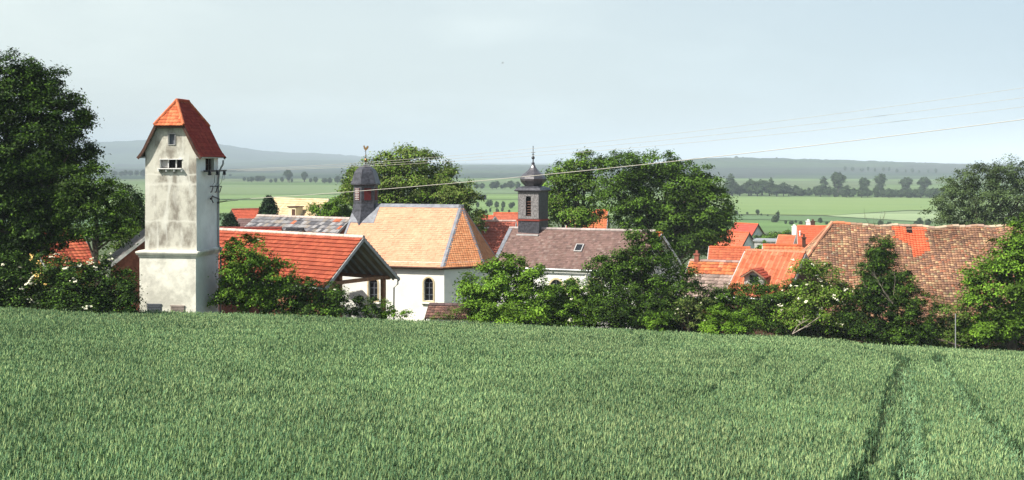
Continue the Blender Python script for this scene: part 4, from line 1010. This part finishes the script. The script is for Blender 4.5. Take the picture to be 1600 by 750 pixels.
# --- shrubs between tower and chapel
tree('shrub', 'tall leafy bush right against the tower, reaching over the red shelter roof', 'shrub', 59.8, 385,
     [(385, 398, 34, 26), (395, 375, 12, 14), (362, 425, 20, 40), (405, 430, 44, 40), (385, 460, 50, 34), (440, 415, 16, 10), (430, 450, 40, 32), (365, 385, 10, 14)],
     leaf=.17, dens=2.6, per=34, cr=.36, cols=MG + LG, tr_r=.08, limbs=14, spike=.08, flowers=10, fr_=.07)
tree('shrub', 'dark rounded bush with pale leaf tips in front of the red shelter roof', 'shrub', 60.3, 490,
     [(470, 455, 34, 34), (505, 465, 34, 28), (450, 475, 36, 22), (528, 470, 16, 22), (495, 485, 40, 16)],
     leaf=.15, dens=2.8, per=36, cr=.34, cols=DK + MG, tr_r=.06, limbs=10, flowers=16, fr_=.07)
tree('shrub', 'small upright bush under the open timber gable', 'shrub', 61.6, 565,
     [(560, 478, 17, 18), (578, 486, 16, 13), (548, 488, 12, 12), (588, 472, 10, 14)], leaf=.15, dens=3, per=32, cr=.28, cols=DK + MG, tr_r=.05, limbs=6)
tree('shrub', 'low bright bush in front of the white chapel wall', 'shrub', 61.8, 610,
     [(603, 483, 15, 14), (622, 490, 16, 9), (640, 493, 12, 7), (594, 491, 12, 9)], leaf=.13, dens=3.2, per=32, cr=.24, cols=LG, tr_r=.04, limbs=6)
tree('shrub', 'thin straggly weeds growing over the little brown gate roof', 'shrub', 62.6, 690,
     [(684, 494, 13, 12), (706, 492, 14, 14), (720, 484, 12, 16)], leaf=.12, dens=2.0, per=24, cr=.3, cols=OL + MG, tr_r=.04, limbs=8)

# --- trees behind the chapels
tree('broadleaf_tree', 'olive green broadleaf tree rising behind the peach chapel roof', 'tree', 98, 640,
     [(640, 252, 46, 26), (600, 262, 34, 26), (560, 285, 34, 28), (585, 305, 45, 30), (640, 290, 55, 34), (680, 280, 36, 30), (690, 305, 40, 25), (630, 320, 60, 25), (548, 300, 22, 22)],
     leaf=.26, dens=1.15, per=38, cr=.62, cols=OL + [LG[0], MG[0]], tr_r=.38, limbs=26, spike=.04)
tree('broadleaf_tree', 'smaller olive tree sloping down beside the chapel ridge, right of the taller one', 'tree', 94, 720,
     [(715, 298, 28, 22), (730, 320, 24, 25), (700, 318, 25, 22), (742, 345, 14, 22)], leaf=.25, dens=1.25, per=38, cr=.55, cols=OL + [MG[0]], tr_r=.2, spike=.03)
tree('broadleaf_tree', 'low spreading bush tree left of the chapel turret in front of the tan barn', 'tree', 104, 525,
     [(505, 330, 26, 14), (530, 322, 22, 18), (545, 335, 18, 20), (490, 328, 10, 8)], leaf=.24, dens=1.5, per=34, cr=.45, cols=MG + LG, tr_r=.15)
tree('broadleaf_tree', 'lighter green tree directly right of the onion dome belfry', 'tree', 107, 885,
     [(885, 272, 30, 26), (915, 262, 36, 24), (870, 305, 28, 35), (910, 300, 42, 34), (860, 335, 22, 25), (905, 335, 40, 20)],
     leaf=.26, dens=1.15, per=36, cr=.62, cols=MG + [LG[0], OL[0]], tr_r=.35, limbs=26, spike=.04)
tree('broadleaf_tree', 'massive dark round tree right of the church roof', 'tree', 101, 1020,
     [(970, 265, 42, 30), (1030, 262, 48, 26), (1085, 280, 42, 28), (985, 305, 50, 38), (1050, 310, 60, 42), (1105, 325, 40, 45), (1060, 355, 65, 40), (1000, 350, 50, 35), (1105, 370, 36, 28), (1040, 385, 60, 28), (1130, 350, 20, 25)],
     leaf=.27, dens=1.15, per=40, cr=.65, cols=MG + [DK[1]], tr_r=.45, limbs=30, spike=.03)
# --- willows at right back
tree('willow', 'tall grey green willow group behind the old barn at the right', 'tree', 112, 1530,
     [(1500, 285, 30, 22), (1540, 272, 34, 22), (1590, 275, 36, 26), (1490, 315, 34, 25), (1535, 315, 40, 35), (1590, 320, 45, 40), (1475, 335, 25, 20), (1640, 290, 40, 45), (1545, 345, 50, 22)],
     leaf=.24, dens=1.15, per=30, cr=.6, cols=[(.07, .105, .036), (.085, .125, .045), (.05, .08, .028)], tr_r=.3, limbs=30, spike=.10)

# --- middle shrubs
tree('shrub', 'big sunny yellow green bush in front of the chapel apse', 'shrub', 63, 790,
     [(792, 412, 26, 20), (765, 440, 34, 30), (812, 435, 40, 32), (775, 470, 48, 34), (830, 465, 40, 34), (740, 465, 24, 34), (800, 490, 60, 20), (728, 440, 10, 14), (845, 425, 10, 14)],
     leaf=.18, dens=2.5, per=36, cr=.38, cols=YG + LG, tr_r=.08, limbs=14, spike=.07)
tree('shrub', 'blossoming elder bush with cream flowers below the church roof', 'shrub', 64, 890,
     [(870, 462, 32, 19), (905, 462, 34, 21), (885, 488, 50, 22), (930, 488, 30, 22), (855, 490, 25, 18)],
     leaf=.16, dens=3.6, per=36, cr=.36, cols=LG + MG, tr_r=.06, limbs=10, flowers=50, fr_=.10)
tree('broadleaf_tree', 'dark spiky dense tree with arching shoots in front of the church roof end', 'tree', 62.5, 1000,
     [(1000, 370, 26, 16), (1020, 400, 40, 26), (975, 410, 36, 24), (1000, 440, 62, 34), (950, 440, 34, 30), (1060, 440, 34, 30), (985, 480, 70, 34), (1050, 480, 50, 30), (935, 404, 10, 8), (1030, 370, 14, 12), (928, 412, 12, 8), (895, 440, 10, 10)],
     leaf=.15, dens=3.2, per=36, cr=.38, cols=DK + MG, tr_r=.16, limbs=34, spike=.12, flowers=10, fr_=.06)
tree('shrub', 'small round clipped looking bush at the field edge under the dark spiky tree', 'shrub', 59.9, 1030,
     [(1028, 505, 19, 16)], leaf=.10, dens=8, per=26, cr=.18, cols=LG, tr_r=.04, limbs=3, flowers=0, spike=0)
tree('shrub', 'low wild bush with pale blossom left of the rounded green bushes', 'shrub', 61.2, 1070,
     [(1075, 500, 25, 18), (1060, 475, 26, 22), (1095, 480, 22, 26)], leaf=.13, dens=3, per=30, cr=.3, cols=OL + DK, tr_r=.05, limbs=14, flowers=16, fr_=.06)
tree('shrub', 'tall ivy green bush below the low orange patched roof', 'shrub', 62.5, 1130,
     [(1115, 462, 28, 18), (1145, 462, 34, 20), (1120, 482, 34, 22), (1160, 482, 34, 22), (1185, 447, 22, 14)], leaf=.13, dens=3.4, per=36, cr=.32, cols=MG + DK, tr_r=.06, limbs=8, spike=.03)
tree('shrub', 'bright green rounded bush lowest at the field edge, the wider of a touching pair', 'shrub', 59.4, 1128,
     [(1125, 502, 30, 24), (1110, 512, 20, 14)], leaf=.11, dens=6, per=30, cr=.22, cols=LG, tr_r=.05, limbs=4)
tree('shrub', 'rounded bush touching the right side of the wider bright green one', 'shrub', 59.2, 1165,
     [(1168, 502, 22, 24), (1155, 512, 18, 14)], leaf=.11, dens=5, per=30, cr=.22, cols=LG + MG, tr_r=.05, limbs=4)
tree('shrub', 'dark dense bush under the pantiled dormer roof', 'shrub', 62, 1215,
     [(1215, 462, 34, 18), (1240, 446, 18, 14), (1205, 480, 40, 30), (1240, 470, 26, 24), (1200, 505, 26, 18)], leaf=.13, dens=3.4, per=36, cr=.32, cols=MG + DK, tr_r=.06, limbs=8, spike=.03)
tree('shrub', 'elder bush with many cream flower heads in front of the old brown barn hip', 'shrub', 60.6, 1280,
     [(1262, 417, 24, 13), (1290, 420, 20, 9), (1290, 452, 36, 22), (1260, 470, 30, 28), (1315, 470, 36, 30), (1245, 495, 28, 20), (1320, 500, 30, 24), (1275, 495, 34, 16)],
     leaf=.15, dens=3.4, per=32, cr=.36, cols=LG + OL, tr_r=.07, limbs=16, flowers=80, fr_=.10, spike=.07)
tree('ivy_clad_tree', 'tall dark ivy covered column with dead twigs on top before the old barn', 'tree', 59.4, 1375,
     [(1376, 392, 20, 26), (1378, 455, 36, 34), (1376, 395, 22, 30), (1372, 420, 30, 30), (1385, 430, 32, 36), (1360, 450, 30, 34), (1385, 480, 38, 36), (1345, 490, 32, 32), (1370, 515, 44, 20)],
     leaf=.12, dens=4.2, per=36, cr=.28, cols=DK + [MG[0]], tr_r=.12, limbs=10, lower=.9)
tree('ivy_clad_tree', 'shorter dark ivy covered cone, right neighbour of the tall twiggy one', 'tree', 58.8, 1420,
     [(1413, 440, 17, 24), (1418, 468, 28, 32), (1420, 500, 34, 34), (1425, 520, 36, 18)],
     leaf=.12, dens=4.2, per=36, cr=.26, cols=MG + DK, tr_r=.1, limbs=6, lower=.9)
tree('shrub', 'thin gappy bush by the grey stake under the old barn wall', 'shrub', 59.5, 1485,
     [(1480, 478, 26, 16), (1500, 500, 36, 20), (1460, 505, 24, 16), (1475, 525, 40, 14)], leaf=.14, dens=2.4, per=30, cr=.34, cols=OL + MG, tr_r=.05, limbs=12, spike=.06)
tree('broadleaf_tree', 'big leafy green tree at the right edge covering the end of the old barn', 'tree', 58.5, 1580,
     [(1575, 400, 36, 40), (1610, 370, 40, 40), (1545, 435, 36, 30), (1590, 450, 55, 45), (1530, 460, 24, 20), (1560, 500, 60, 35), (1630, 440, 50, 80), (1530, 515, 30, 22), (1640, 510, 50, 40)],
     leaf=.19, dens=2.3, per=40, cr=.45, cols=LG + MG, tr_r=.25, limbs=20, spike=.05)
tree('hedge', 'dark low undergrowth strip along the field edge at the right', 'hedge', 61.5, 1350,
     [(1470, 540, 40, 14), (1540, 545, 40, 14), (1400, 535, 40, 14), (1450, 520, 40, 26), (1520, 525, 50, 26), (1300, 515, 50, 22), (1240, 510, 40, 22), (1380, 525, 50, 22), (1590, 535, 50, 26)],
     leaf=.13, dens=4.2, per=36, cr=.34, cols=DK, tr_r=.05, limbs=20, lower=.9, depth=.5)
tree('hedge', 'dark undergrowth along the field edge between the gate roof and the spiky tree', 'hedge', 65.5, 880,
     [(760, 492, 50, 16), (840, 495, 50, 18), (920, 490, 50, 30), (985, 492, 60, 36), (870, 490, 40, 24), (1050, 498, 50, 30), (1000, 505, 50, 22), (1090, 505, 50, 22), (1170, 510, 50, 22)],
     leaf=.13, dens=4.2, per=36, cr=.34, cols=DK, tr_r=.05, limbs=20, lower=.9, depth=.5)
# spruce left of the tan barn
def spruce(label, px, base, top, Y, wpx, cols):
    seed_[0] += 1; rng = np.random.RandomState(seed_[0]); X = (px - 800) / F * Y; zb = -(base - HZ) / F * Y; zt = -(top - HZ) / F * Y; H = zt - zb; k = Y / F
    t = thing('spruce', label, 'tree', (X, Y, zb)); bl = []
    for i in range(11):
        q = i / 10; r = wpx * k * (1 - q) ** .8 + .12
        for a_ in np.linspace(0, 6.28, max(3, int(7 * (1 - q) + 2)), endpoint=False) + rng.rand():
            bl.append(((X + math.cos(a_) * r * .6, Y + math.sin(a_) * r * .6, zb + H * (.08 + .9 * q)), (r * .5, r * .5, H * .05)))
    v, f, c, cs = foliage(rng, bl, .25, 2.0, 22, .3, cols, droop=.8)
    MB().add(v, f, c).build('crown', 'leaf', t); MB().tube([(X, Y, zb - 2), (X, Y, zt)], [.2, .03], 6).build('trunk', 'bark', t)
spruce('dark pointed spruce standing at the left end of the tan barn', 420, 345, 308, 117, 17, [(.022, .045, .022), (.03, .055, .022)])
spruce('small dark conifer in front of the little cream gabled house', 360, 356, 336, 112, 9, [(.022, .045, .02)])
tree('shrub', 'dark shrub at the foot of the cream gabled house, against the tower', 'shrub', 115, 350, [(349, 346, 8, 12), (356, 350, 8, 9)], leaf=.22, dens=2, per=26, cr=.3, cols=DK, tr_r=.05, limbs=3)
tree('shrub', 'small bright green bush between the two gabled red roofs', 'shrub', 140, 1188, [(1189, 386, 9, 9), (1183, 389, 7, 6)], leaf=.25, dens=2, per=30, cr=.35, cols=LG, tr_r=.05, limbs=3)
tree('hedge', 'green garden hedge behind the small orange roofed house', 'hedge', 185, 1200, [(1195, 372, 16, 6), (1212, 368, 16, 6), (1232, 366, 14, 5)], leaf=.35, dens=1.0, per=26, cr=.5, cols=MG, tr_r=.06, limbs=3)
# bare twigs and dead branches
def twigs(label, base_px, Y, tips, r=.02, nm='dead_branch', m='deadwood'):
    rng = np.random.RandomState(len(tips)); b = at(*base_px, Y); mb = MB()
    for tx_, ty_ in tips:
        e = at(tx_, ty_, Y) + (0, rng.uniform(-.3, .3), 0); md = (b + e) / 2 + rng.randn(3) * .08
        mb.tube([b, md, e], [r, r * .7, r * .3], 5)
        for _ in range(3):
            k = rng.uniform(.4, .9); s_ = md + (e - md) * k; mb.tube([s_, s_ + (e - b) * .2 + rng.randn(3) * .12], [r * .5, r * .2], 4)
    tag(mb.build(nm, m, origin=b), label, 'branch')
twigs('pale dead branches sprawling through the elder bush at the field edge', (1238, 522), 58.9, [(1262, 500), (1278, 494), (1268, 508)], .028)
twigs('thin dry twigs sticking up above the ivy covered column', (1378, 395), 59.2, [(1352, 338), (1366, 345), (1384, 330), (1392, 352), (1400, 365), (1372, 336)], .012, m='bark')
twigs('grey dead twigs fanned out in front of the ivy covered column', (1395, 475), 58.2, [(1362, 424), (1372, 436), (1352, 448), (1400, 430), (1380, 455)], .012)
twigs('dry leaning stems under the dark spiky tree', (1080, 525), 60.0, [(1062, 488), (1075, 475), (1100, 484)], .012, m='bark')

# --- far trees: a few individuals, copied
def far_proto(kind, seed, cols, H=10.0):
    rng = np.random.RandomState(seed); nm = 'far_tree'
    if kind == 'round': bl = [((0, 0, 6.2), (3.2, 3.2, 3.4)), ((1.5, .4, 5.0), (2.3, 2.3, 2.6)), ((-1.6, -.3, 5.2), (2.2, 2.3, 2.8)), ((.3, 0, 3.4), (2.8, 2.6, 1.8))]
    elif kind == 'tall': bl = [((0, 0, 7.6), (1.3, 1.3, 2.3)), ((.2, 0, 5), (1.7, 1.7, 2.6)), ((-.2, 0, 3), (1.5, 1.5, 2))]
    elif kind == 'open': bl = [((0, 0, 7.6), (3.0, 2.8, 2.3)), ((1.7, .2, 6.6), (1.8, 1.8, 1.8)), ((-1.7, -.2, 6.8), (1.7, 1.9, 1.8)), ((0, 0, 5), (1.9, 1.9, 1.8)), ((.4, 0, 3.4), (1.6, 1.6, 1.6))]
    else: bl = [((0, 0, 2.2), (3.4, 2.8, 2.2)), ((2.2, 0, 3.6), (2.4, 2.3, 3.0)), ((3.6, 0, 5.6), (1.9, 1.9, 2.6)), ((-2.5, 0, 1.6), (2.0, 2, 1.6))]
    v, f, c, cs = foliage(rng, bl, .75, .55, 20, .8, cols, lower=.8)
    return bl, v, f, c
protos = {}
def far_tree(kind, px, base, hpx, label, group=None, wide=1.0, Y=None, zoff=0, cols=BLU):
    rq = np.random.RandomState(int(px * 13)); Yb = (Y or 25 * F / (base - HZ)) * rq.uniform(.985, 1.03); X = (px + rq.uniform(-2.2, 2.2) - 800) / F * Yb; k = Yb / F; H = hpx * k
    z = -25 if Y is None else G(X, Yb) + zoff
    rng = np.random.RandomState(int(px * 7 + base)); rz = rng.rand() * 6.28; var = rng.randint(2)
    key = (kind, var)
    sc = H / 10.0 * rng.uniform(.74, 1.0); wq = wide * rng.uniform(.8, 1.35); s3 = (sc * wq, sc * wq, sc)
    if key not in protos:
        bl, v, f, c = far_proto(kind, hash(kind) % 1 + var * 5 + len(kind), cols)
        t = thing('far_tree', label, 'tree', (0, 0, 0), group); MB().add(v, f, c).build('crown', 'leaf', t)
        MB().tube([(0, 0, -.4), (0, 0, 3), (.1, 0, 6)], [.45, .3, .1], 6).build('trunk', 'bark', t)
        protos[key] = t; t.location = (X, Yb, z); t.rotation_euler = (0, 0, rz if kind != 'clump' else 0); t.scale = s3
    else:
        t = copy_thing(protos[key], (X, Yb, z), label, group, rz if kind != 'clump' else 0, s3)
        if not group and 'group' in t: del t['group']
    return t
rg = np.random.RandomState(77)
L1 = 'far hazy tree in the dense left part of the long row across the valley'
L1b = 'far round tree in the looser right part of the long valley row'
for px in np.arange(1138, 1232, 9.5): far_tree('round', px + rg.randn() * 2, 306 + rg.rand(), 27 + rg.randn() * 3, L1, 'trees in the long valley row', 1.15)
for px, wh in ((1143, 'leftmost'), (1175, 'middle'), (1205, 'rightmost')): far_tree('tall', px, 305, 35, wh + ' of three taller narrow trees rising from the dense valley row')
for px, hh in ((1233, 19), (1244, 20), (1252, 18), (1266, 18), (1273, 21), (1284, 20), (1295, 19), (1304, 21), (1315, 19), (1324, 22), (1334, 18), (1346, 19), (1356, 17), (1367, 20), (1377, 17), (1388, 20), (1398, 16), (1408, 18), (1417, 17), (1428, 19), (1440, 20), (1452, 19), (1463, 20), (1475, 19)):
    far_tree('round', px, 307 + (px - 1233) * .016, hh, L1b, 'round trees in the looser valley row', .95)
for px in np.arange(1240, 1480, 13.0): far_tree('clump', px, 306 + (px - 1233) * .016, 11 + rg.rand() * 4, 'low far bush filling the looser part of the valley row', 'bushes under the valley row', 1.1)
for px, hh in ((1311, 36), (1350, 33), (1376, 34), (1415, 31), (1446, 33)): far_tree('open', px, 304, hh, 'taller far tree standing above the long valley row', 'taller trees above the valley row')
far_tree('tall', 1286, 304, 37, 'single narrow pointed tree in the valley row at the right')
for i, px in enumerate(np.arange(1322, 1470, 11.5)): far_tree('round', px, 0, 7.5 if i % 3 else 9, 'tiny far tree in the thin row high on the right hillside', 'tiny trees on the hillside', .9, Y=2150 - i * 12)
for px, hh in ((1148, 5), (1153, 6), (1162, 4), (1215, 5), (1280, 4)): far_tree('round', px, 0, hh, 'speck of a tree on the skyline of the right hill', 'trees on the hill skyline', 1, Y=3150)
for px, hh in ((743, 13), (752, 12), (769, 14), (776, 15), (784, 9), (790, 10), (799, 14), (807, 14), (858, 14), (733, 12)): far_tree('round', px, 295.5, hh, ('bluish far tree in the row left of the onion dome' if px < 820 else 'single bluish far tree just right of the onion dome'), 'far trees left of the onion dome' if px < 820 else None)
for px, b, hh in ((748, 325, 13), (746, 337, 12), (755, 338, 11), (761, 334, 9), (768, 333, 10), (775, 336, 11), (776, 325, 14), (788, 327, 14), (799, 327, 13), (786, 333, 9), (795, 334, 8), (803, 326, 13)):
    far_tree('round', px, b, hh, 'small round tree in the green orchard beyond the chapel', 'orchard trees', .75)
far_tree('round', 765.5, 326, 17, 'darkest and largest round tree of the orchard beyond the chapel', None, 1.0)
L2 = 'small far bluish tree in the valley just right of the tower'
for px, hh in ((381, 9), (387, 10), (393, 10), (400, 11), (407, 12), (411, 11)): far_tree('round', px, 284.5, hh, L2, 'valley trees right of the tower', 1.0)
for px, hh in ((422, 8), (430, 9), (439, 9), (458, 8), (487, 8), (494, 11)): far_tree('round', px, 285.5, hh, L2, 'valley trees right of the tower', .9)
for px, hh in ((448, 20), (454, 19), (474, 20), (476, 17)): far_tree('open', px, 285, hh, 'taller far tree of the pair of clumps between tower and turret', 'taller valley trees', .8)
for px, hh in ((508, 12), (515, 12), (528, 15), (536, 13)): far_tree('round', px, 287, hh, 'far tree left of the chapel turret', 'far trees left of the turret')
for px, hh in ((188, 12), (197, 13), (205, 12), (214, 13), (222, 12), (352, 6), (360, 5), (180, 11)): far_tree('round', px, 276, hh, ('pale far tree left of the tower at the foot of the hill' if px < 300 else 'pale far tree just right of the tower at the foot of the hill'), 'far trees left of the tower' if px < 300 else 'pale far trees right of the tower', 1.2)
for px, b, hh, ti in ((1152, 336, 9, 0), (1160, 337, 5, 0), (1168, 337, 5, 0), (1183, 336, 11, 0), (1190, 337, 5, 0), (1198, 338, 5, 0)): far_tree('round', px, b, hh, 'small bush in the low field boundary right of the dark tree', 'field boundary bushes', 1.1, cols=MG)
far_tree('clump', 1211, 350, 26, 'lone stepped clump of trees in the green field above the village', None, .62)
for px, b, hh in ((1227, 352, 8), (1236, 353, 9), (1249, 353, 6), (1262, 354, 8), (1270, 354, 9), (1281, 352, 11), (1291, 354, 7), (1244, 352, 7), (1330, 356, 8), (1345, 356, 6), (1361, 356, 9), (1376, 356, 12), (1388, 356, 12), (1403, 357, 8), (1430, 358, 12), (1438, 357, 16), (1450, 357, 14), (1310, 356, 6)):
    far_tree('round', px, b, hh, ('bush in the hedge line left of the old brown barn ridge' if px < 1300 else 'bush in the hedge line seen over the old brown barn ridge'), 'hedge line bushes left of the barn ridge' if px < 1300 else 'hedge line bushes over the barn ridge', 1.1)

# ------------------------------------------------------------------ wheat
rng = np.random.RandomState(5)
def pline(pxs):
    o = []
    for px, py in pxs:
        Yw = 5310 / (py - 418.5 - .045 * (px - 800)); o.append(((px - 800) / F * Yw, Yw))
    o = sorted(o, key=lambda q: q[1]); return np.array([q[1] for q in o]), np.array([q[0] for q in o])
tracks = []      # (y knots, x knots, half width, kind)
for pts_, hw, kd in (([(1340, 750), (1378, 650), (1395, 590), (1410, 556)], .21, 'gap'), ([(1425, 750), (1425, 690), (1424, 640), (1416, 590), (1411, 556)], .34, 'flat'), ([(1660, 780), (1600, 715), (1530, 645), (1490, 595), (1465, 556)], .30, 'flat'),
                     ([(1095, 612), (1160, 577), (1208, 545)], .10, 'gap'), ([(1225, 612), (1262, 585), (1287, 560)], .10, 'gap'), ([(1320, 665), (1362, 615), (1376, 585)], .05, 'gap'), ([(905, 552), (960, 545), (1010, 532)], .12, 'gap')):
    yk, xk = pline(pts_); tracks.append((yk, xk, hw, kd))
def edge(x): return 58.2 + np.interp(x, [-30, -20, -17, -12, 0, 8, 16, 22, 30], [-4.2, -1.9, -.6, .6, 2.2, 2.6, 1.6, -1.2, -2.0])
def noise2(x, y, s, seed):
    r = np.random.RandomState(seed); z = 0
    for _ in range(6):
        a, b, p = r.randn() / s, r.randn() / s, r.rand() * 6.28; z = z + np.sin(a * x + b * y + p)
    return z / 6 ** .5
P_ = []
for y0, y1, den in ((7, 14, 70), (14, 20, 330), (20, 27, 270), (27, 36, 170), (36, 47, 105), (47, 62, 80)):
    hwid = .475 * y1 + 3.5; n = int(den * 2 * hwid * (y1 - y0)); xx = rng.uniform(-hwid, hwid, n); yy = rng.uniform(y0, y1, n); k = np.abs(xx) < .475 * yy + 3.5; P_.append(np.c_[xx, yy][k])
P_ = np.concatenate(P_)
# drilled in rows that run with the tramlines
row = .16; dirx = .34; off_ = P_[:, 0] - dirx * P_[:, 1]; P_[:, 0] += (np.round(off_ / row) * row - off_) * .55
P_ = P_[P_[:, 1] < edge(P_[:, 0]) + noise2(P_[:, 0], P_[:, 1], .8, 4) * .15]
x, y = P_.T; hgt = 1 + .045 * noise2(x, y, 3.2, 1) + .03 * noise2(x, y, .8, 2); kindf = np.zeros(len(x), int); keep = np.ones(len(x), bool)
keep &= rng.rand(len(x)) > .30 * np.clip(noise2(x, y, .55, 8) - .3, 0, 1)
for yk, xk, hw, kd in tracks:
    xc = np.interp(y, yk, xk) + .05 * np.sin(y * 1.3); ins = (np.abs(x - xc) < hw * (1 + .25 * np.sin(y * 2.7 + xc))) & (y > yk[0] - (6 if yk[0] < 19 else .5)) & (y < yk[-1] + (8 if yk[-1] > 44 else .5))
    if kd == 'gap': keep &= ~(ins & (rng.rand(len(x)) < .96))
    else: keep &= ~(ins & (rng.rand(len(x)) < .62)); kindf[ins] = 1
x, y, hgt, kindf = x[keep], y[keep], hgt[keep], kindf[keep]; n = len(x)
near = np.clip(1.35 - y / 45, .45, 1)
zc = canopy(x, y) + (hgt - 1) * 1.0 + rng.randn(n) * .045; zc = np.where(kindf == 1, canopy(x, y) - .30 + rng.rand(n) * .12, zc)
ln = rng.randn(n, 2) * .09; ln[:, 0] += .05
ln[kindf == 1] *= 5
fat = np.interp(y, [14, 30, 58], [.85, 1.3, 2.0])
el = .10 * rng.uniform(.8, 1.25, n)
tip = np.stack((x + ln[:, 0] * .5, y + ln[:, 1] * .5, zc), 1); dirv = np.stack((ln[:, 0] * 1.6, ln[:, 1] * 1.6, np.ones(n)), 1); dirv /= np.linalg.norm(dirv, axis=1)[:, None]
e0 = tip - dirv * el[:, None]; em_ = tip - dirv * (el * .55)[:, None]
th_ = rng.rand(n) * 6.28; VV = [e0]; rad_ = .0095 * fat
for k in range(3):
    a_ = th_ + k * 2.094; VV.append(em_ + np.stack((np.cos(a_) * rad_, np.sin(a_) * rad_, 0 * a_), 1))
VV.append(tip + dirv * .01)
tone = (1 + .14 * noise2(x, y, 5, 12) * .6 + .13 * rng.randn(n)).clip(.6, 1.5)[:, None]
mixv = (rng.rand(n) * .8 + .12 * noise2(x, y, 2.5, 9)).clip(0, 1)[:, None]
earc = (np.array((.25, .385, .15)) * (1 - mixv) + np.array((.41, .50, .23)) * mixv) * tone
earc[kindf == 1] *= .8 
mb = MB(); v = np.stack(VV, 1).reshape(-1, 3); b = (np.arange(n) * 5)[:, None]
tri = np.array([[0, 2, 1], [0, 3, 2], [0, 1, 3], [1, 2, 4], [2, 3, 4], [3, 1, 4]])
mb.add(v, (b[:, :, None] + tri[None]).reshape(-1, 3), np.repeat(earc, 6, 0))
# stem and three leaf blades each
def blades(base, dirz, length, width, droop, col, seed):
    r = np.random.RandomState(seed); m = len(base); an = r.rand(m) * 6.28; h = np.stack((np.cos(an), np.sin(an), 0 * an), 1); sd_ = np.stack((-np.sin(an), np.cos(an), 0 * an), 1)
    L = length * r.uniform(.6, 1.3, m); p1 = base + h * (L * .35)[:, None] + UP * (L * dirz)[:, None]; p2 = p1 + h * (L * .55)[:, None] - UP * (L * droop * r.uniform(.2, 1.3, m))[:, None]
    w_ = width * sd_ * .5
    v = np.stack((base - w_, base + w_, p1 + w_, p1 - w_, p2), 1).reshape(-1, 3); b = np.arange(m) * 5
    mb.add(v, np.stack((b, b + 1, b + 2, b + 3), 1), col); mb.add(v[:0], np.zeros((0, 3), int)) if False else None
    mb.add(v, np.stack((b + 3, b + 2, b + 4), 1), col)
stemb = e0 - UP * .55; w_ = (.0035 * fat)[:, None]
q = np.stack((stemb - (1, 0, 0) * w_, stemb + (1, 0, 0) * w_, e0 + (1, 0, 0) * w_, e0 - (1, 0, 0) * w_), 1).reshape(-1, 3)
mb.add(q, np.arange(n * 4).reshape(-1, 4), np.array((.11, .17, .07)) * np.ones((n, 3)))
lc = np.array((.10, .195, .09)) * (1 + .22 * rng.randn(n, 1)).clip(.5, 1.6)
lc[kindf == 1] *= (1.9, 1.75, 1.9)
blades(e0 - UP * .03, .75, .16, (.013 * fat)[:, None] * np.ones((n, 1)), .25, lc, 1)
blades(e0 - UP * .16, .6, .21, (.016 * fat)[:, None] * np.ones((n, 1)), .5, lc * .95, 2)
blades(e0 - UP * .30, .5, .24, (.017 * fat)[:, None] * np.ones((n, 1)), .5, lc * .9, 3)
tag(mb.build('wheat', 'wheat'), 'dense green wheat crop covering the whole sloping field in the foreground', 'wheat', kind='stuff')

# ------------------------------------------------------------------ air
hm = bpy.data.materials.new('haze'); hm.use_nodes = True; hn = hm.node_tree.nodes; hn.remove(hn['Principled BSDF'])
pv = hn.new('ShaderNodeVolumePrincipled'); pv.inputs['Color'].default_value = (.76, .90, 1.0, 1); pv.inputs['Density'].default_value = HAZE; pv.inputs['Anisotropy'].default_value = -.3
hm.node_tree.links.new(pv.outputs[0], hn['Material Output'].inputs['Volume'])
hb = MB(); hb.box((0, 0, 74), (19000, 0, 0), (0, 19000, 0), (0, 0, 101)); o = hb.build('haze', hm); tag(o, kind='stuff'); o['label'] = 'pale blue haze lying over the valley'; o['category'] = 'haze'
print('wheat stalks', n, 'faces', sum(len(m.polygons) for m in bpy.data.meshes))
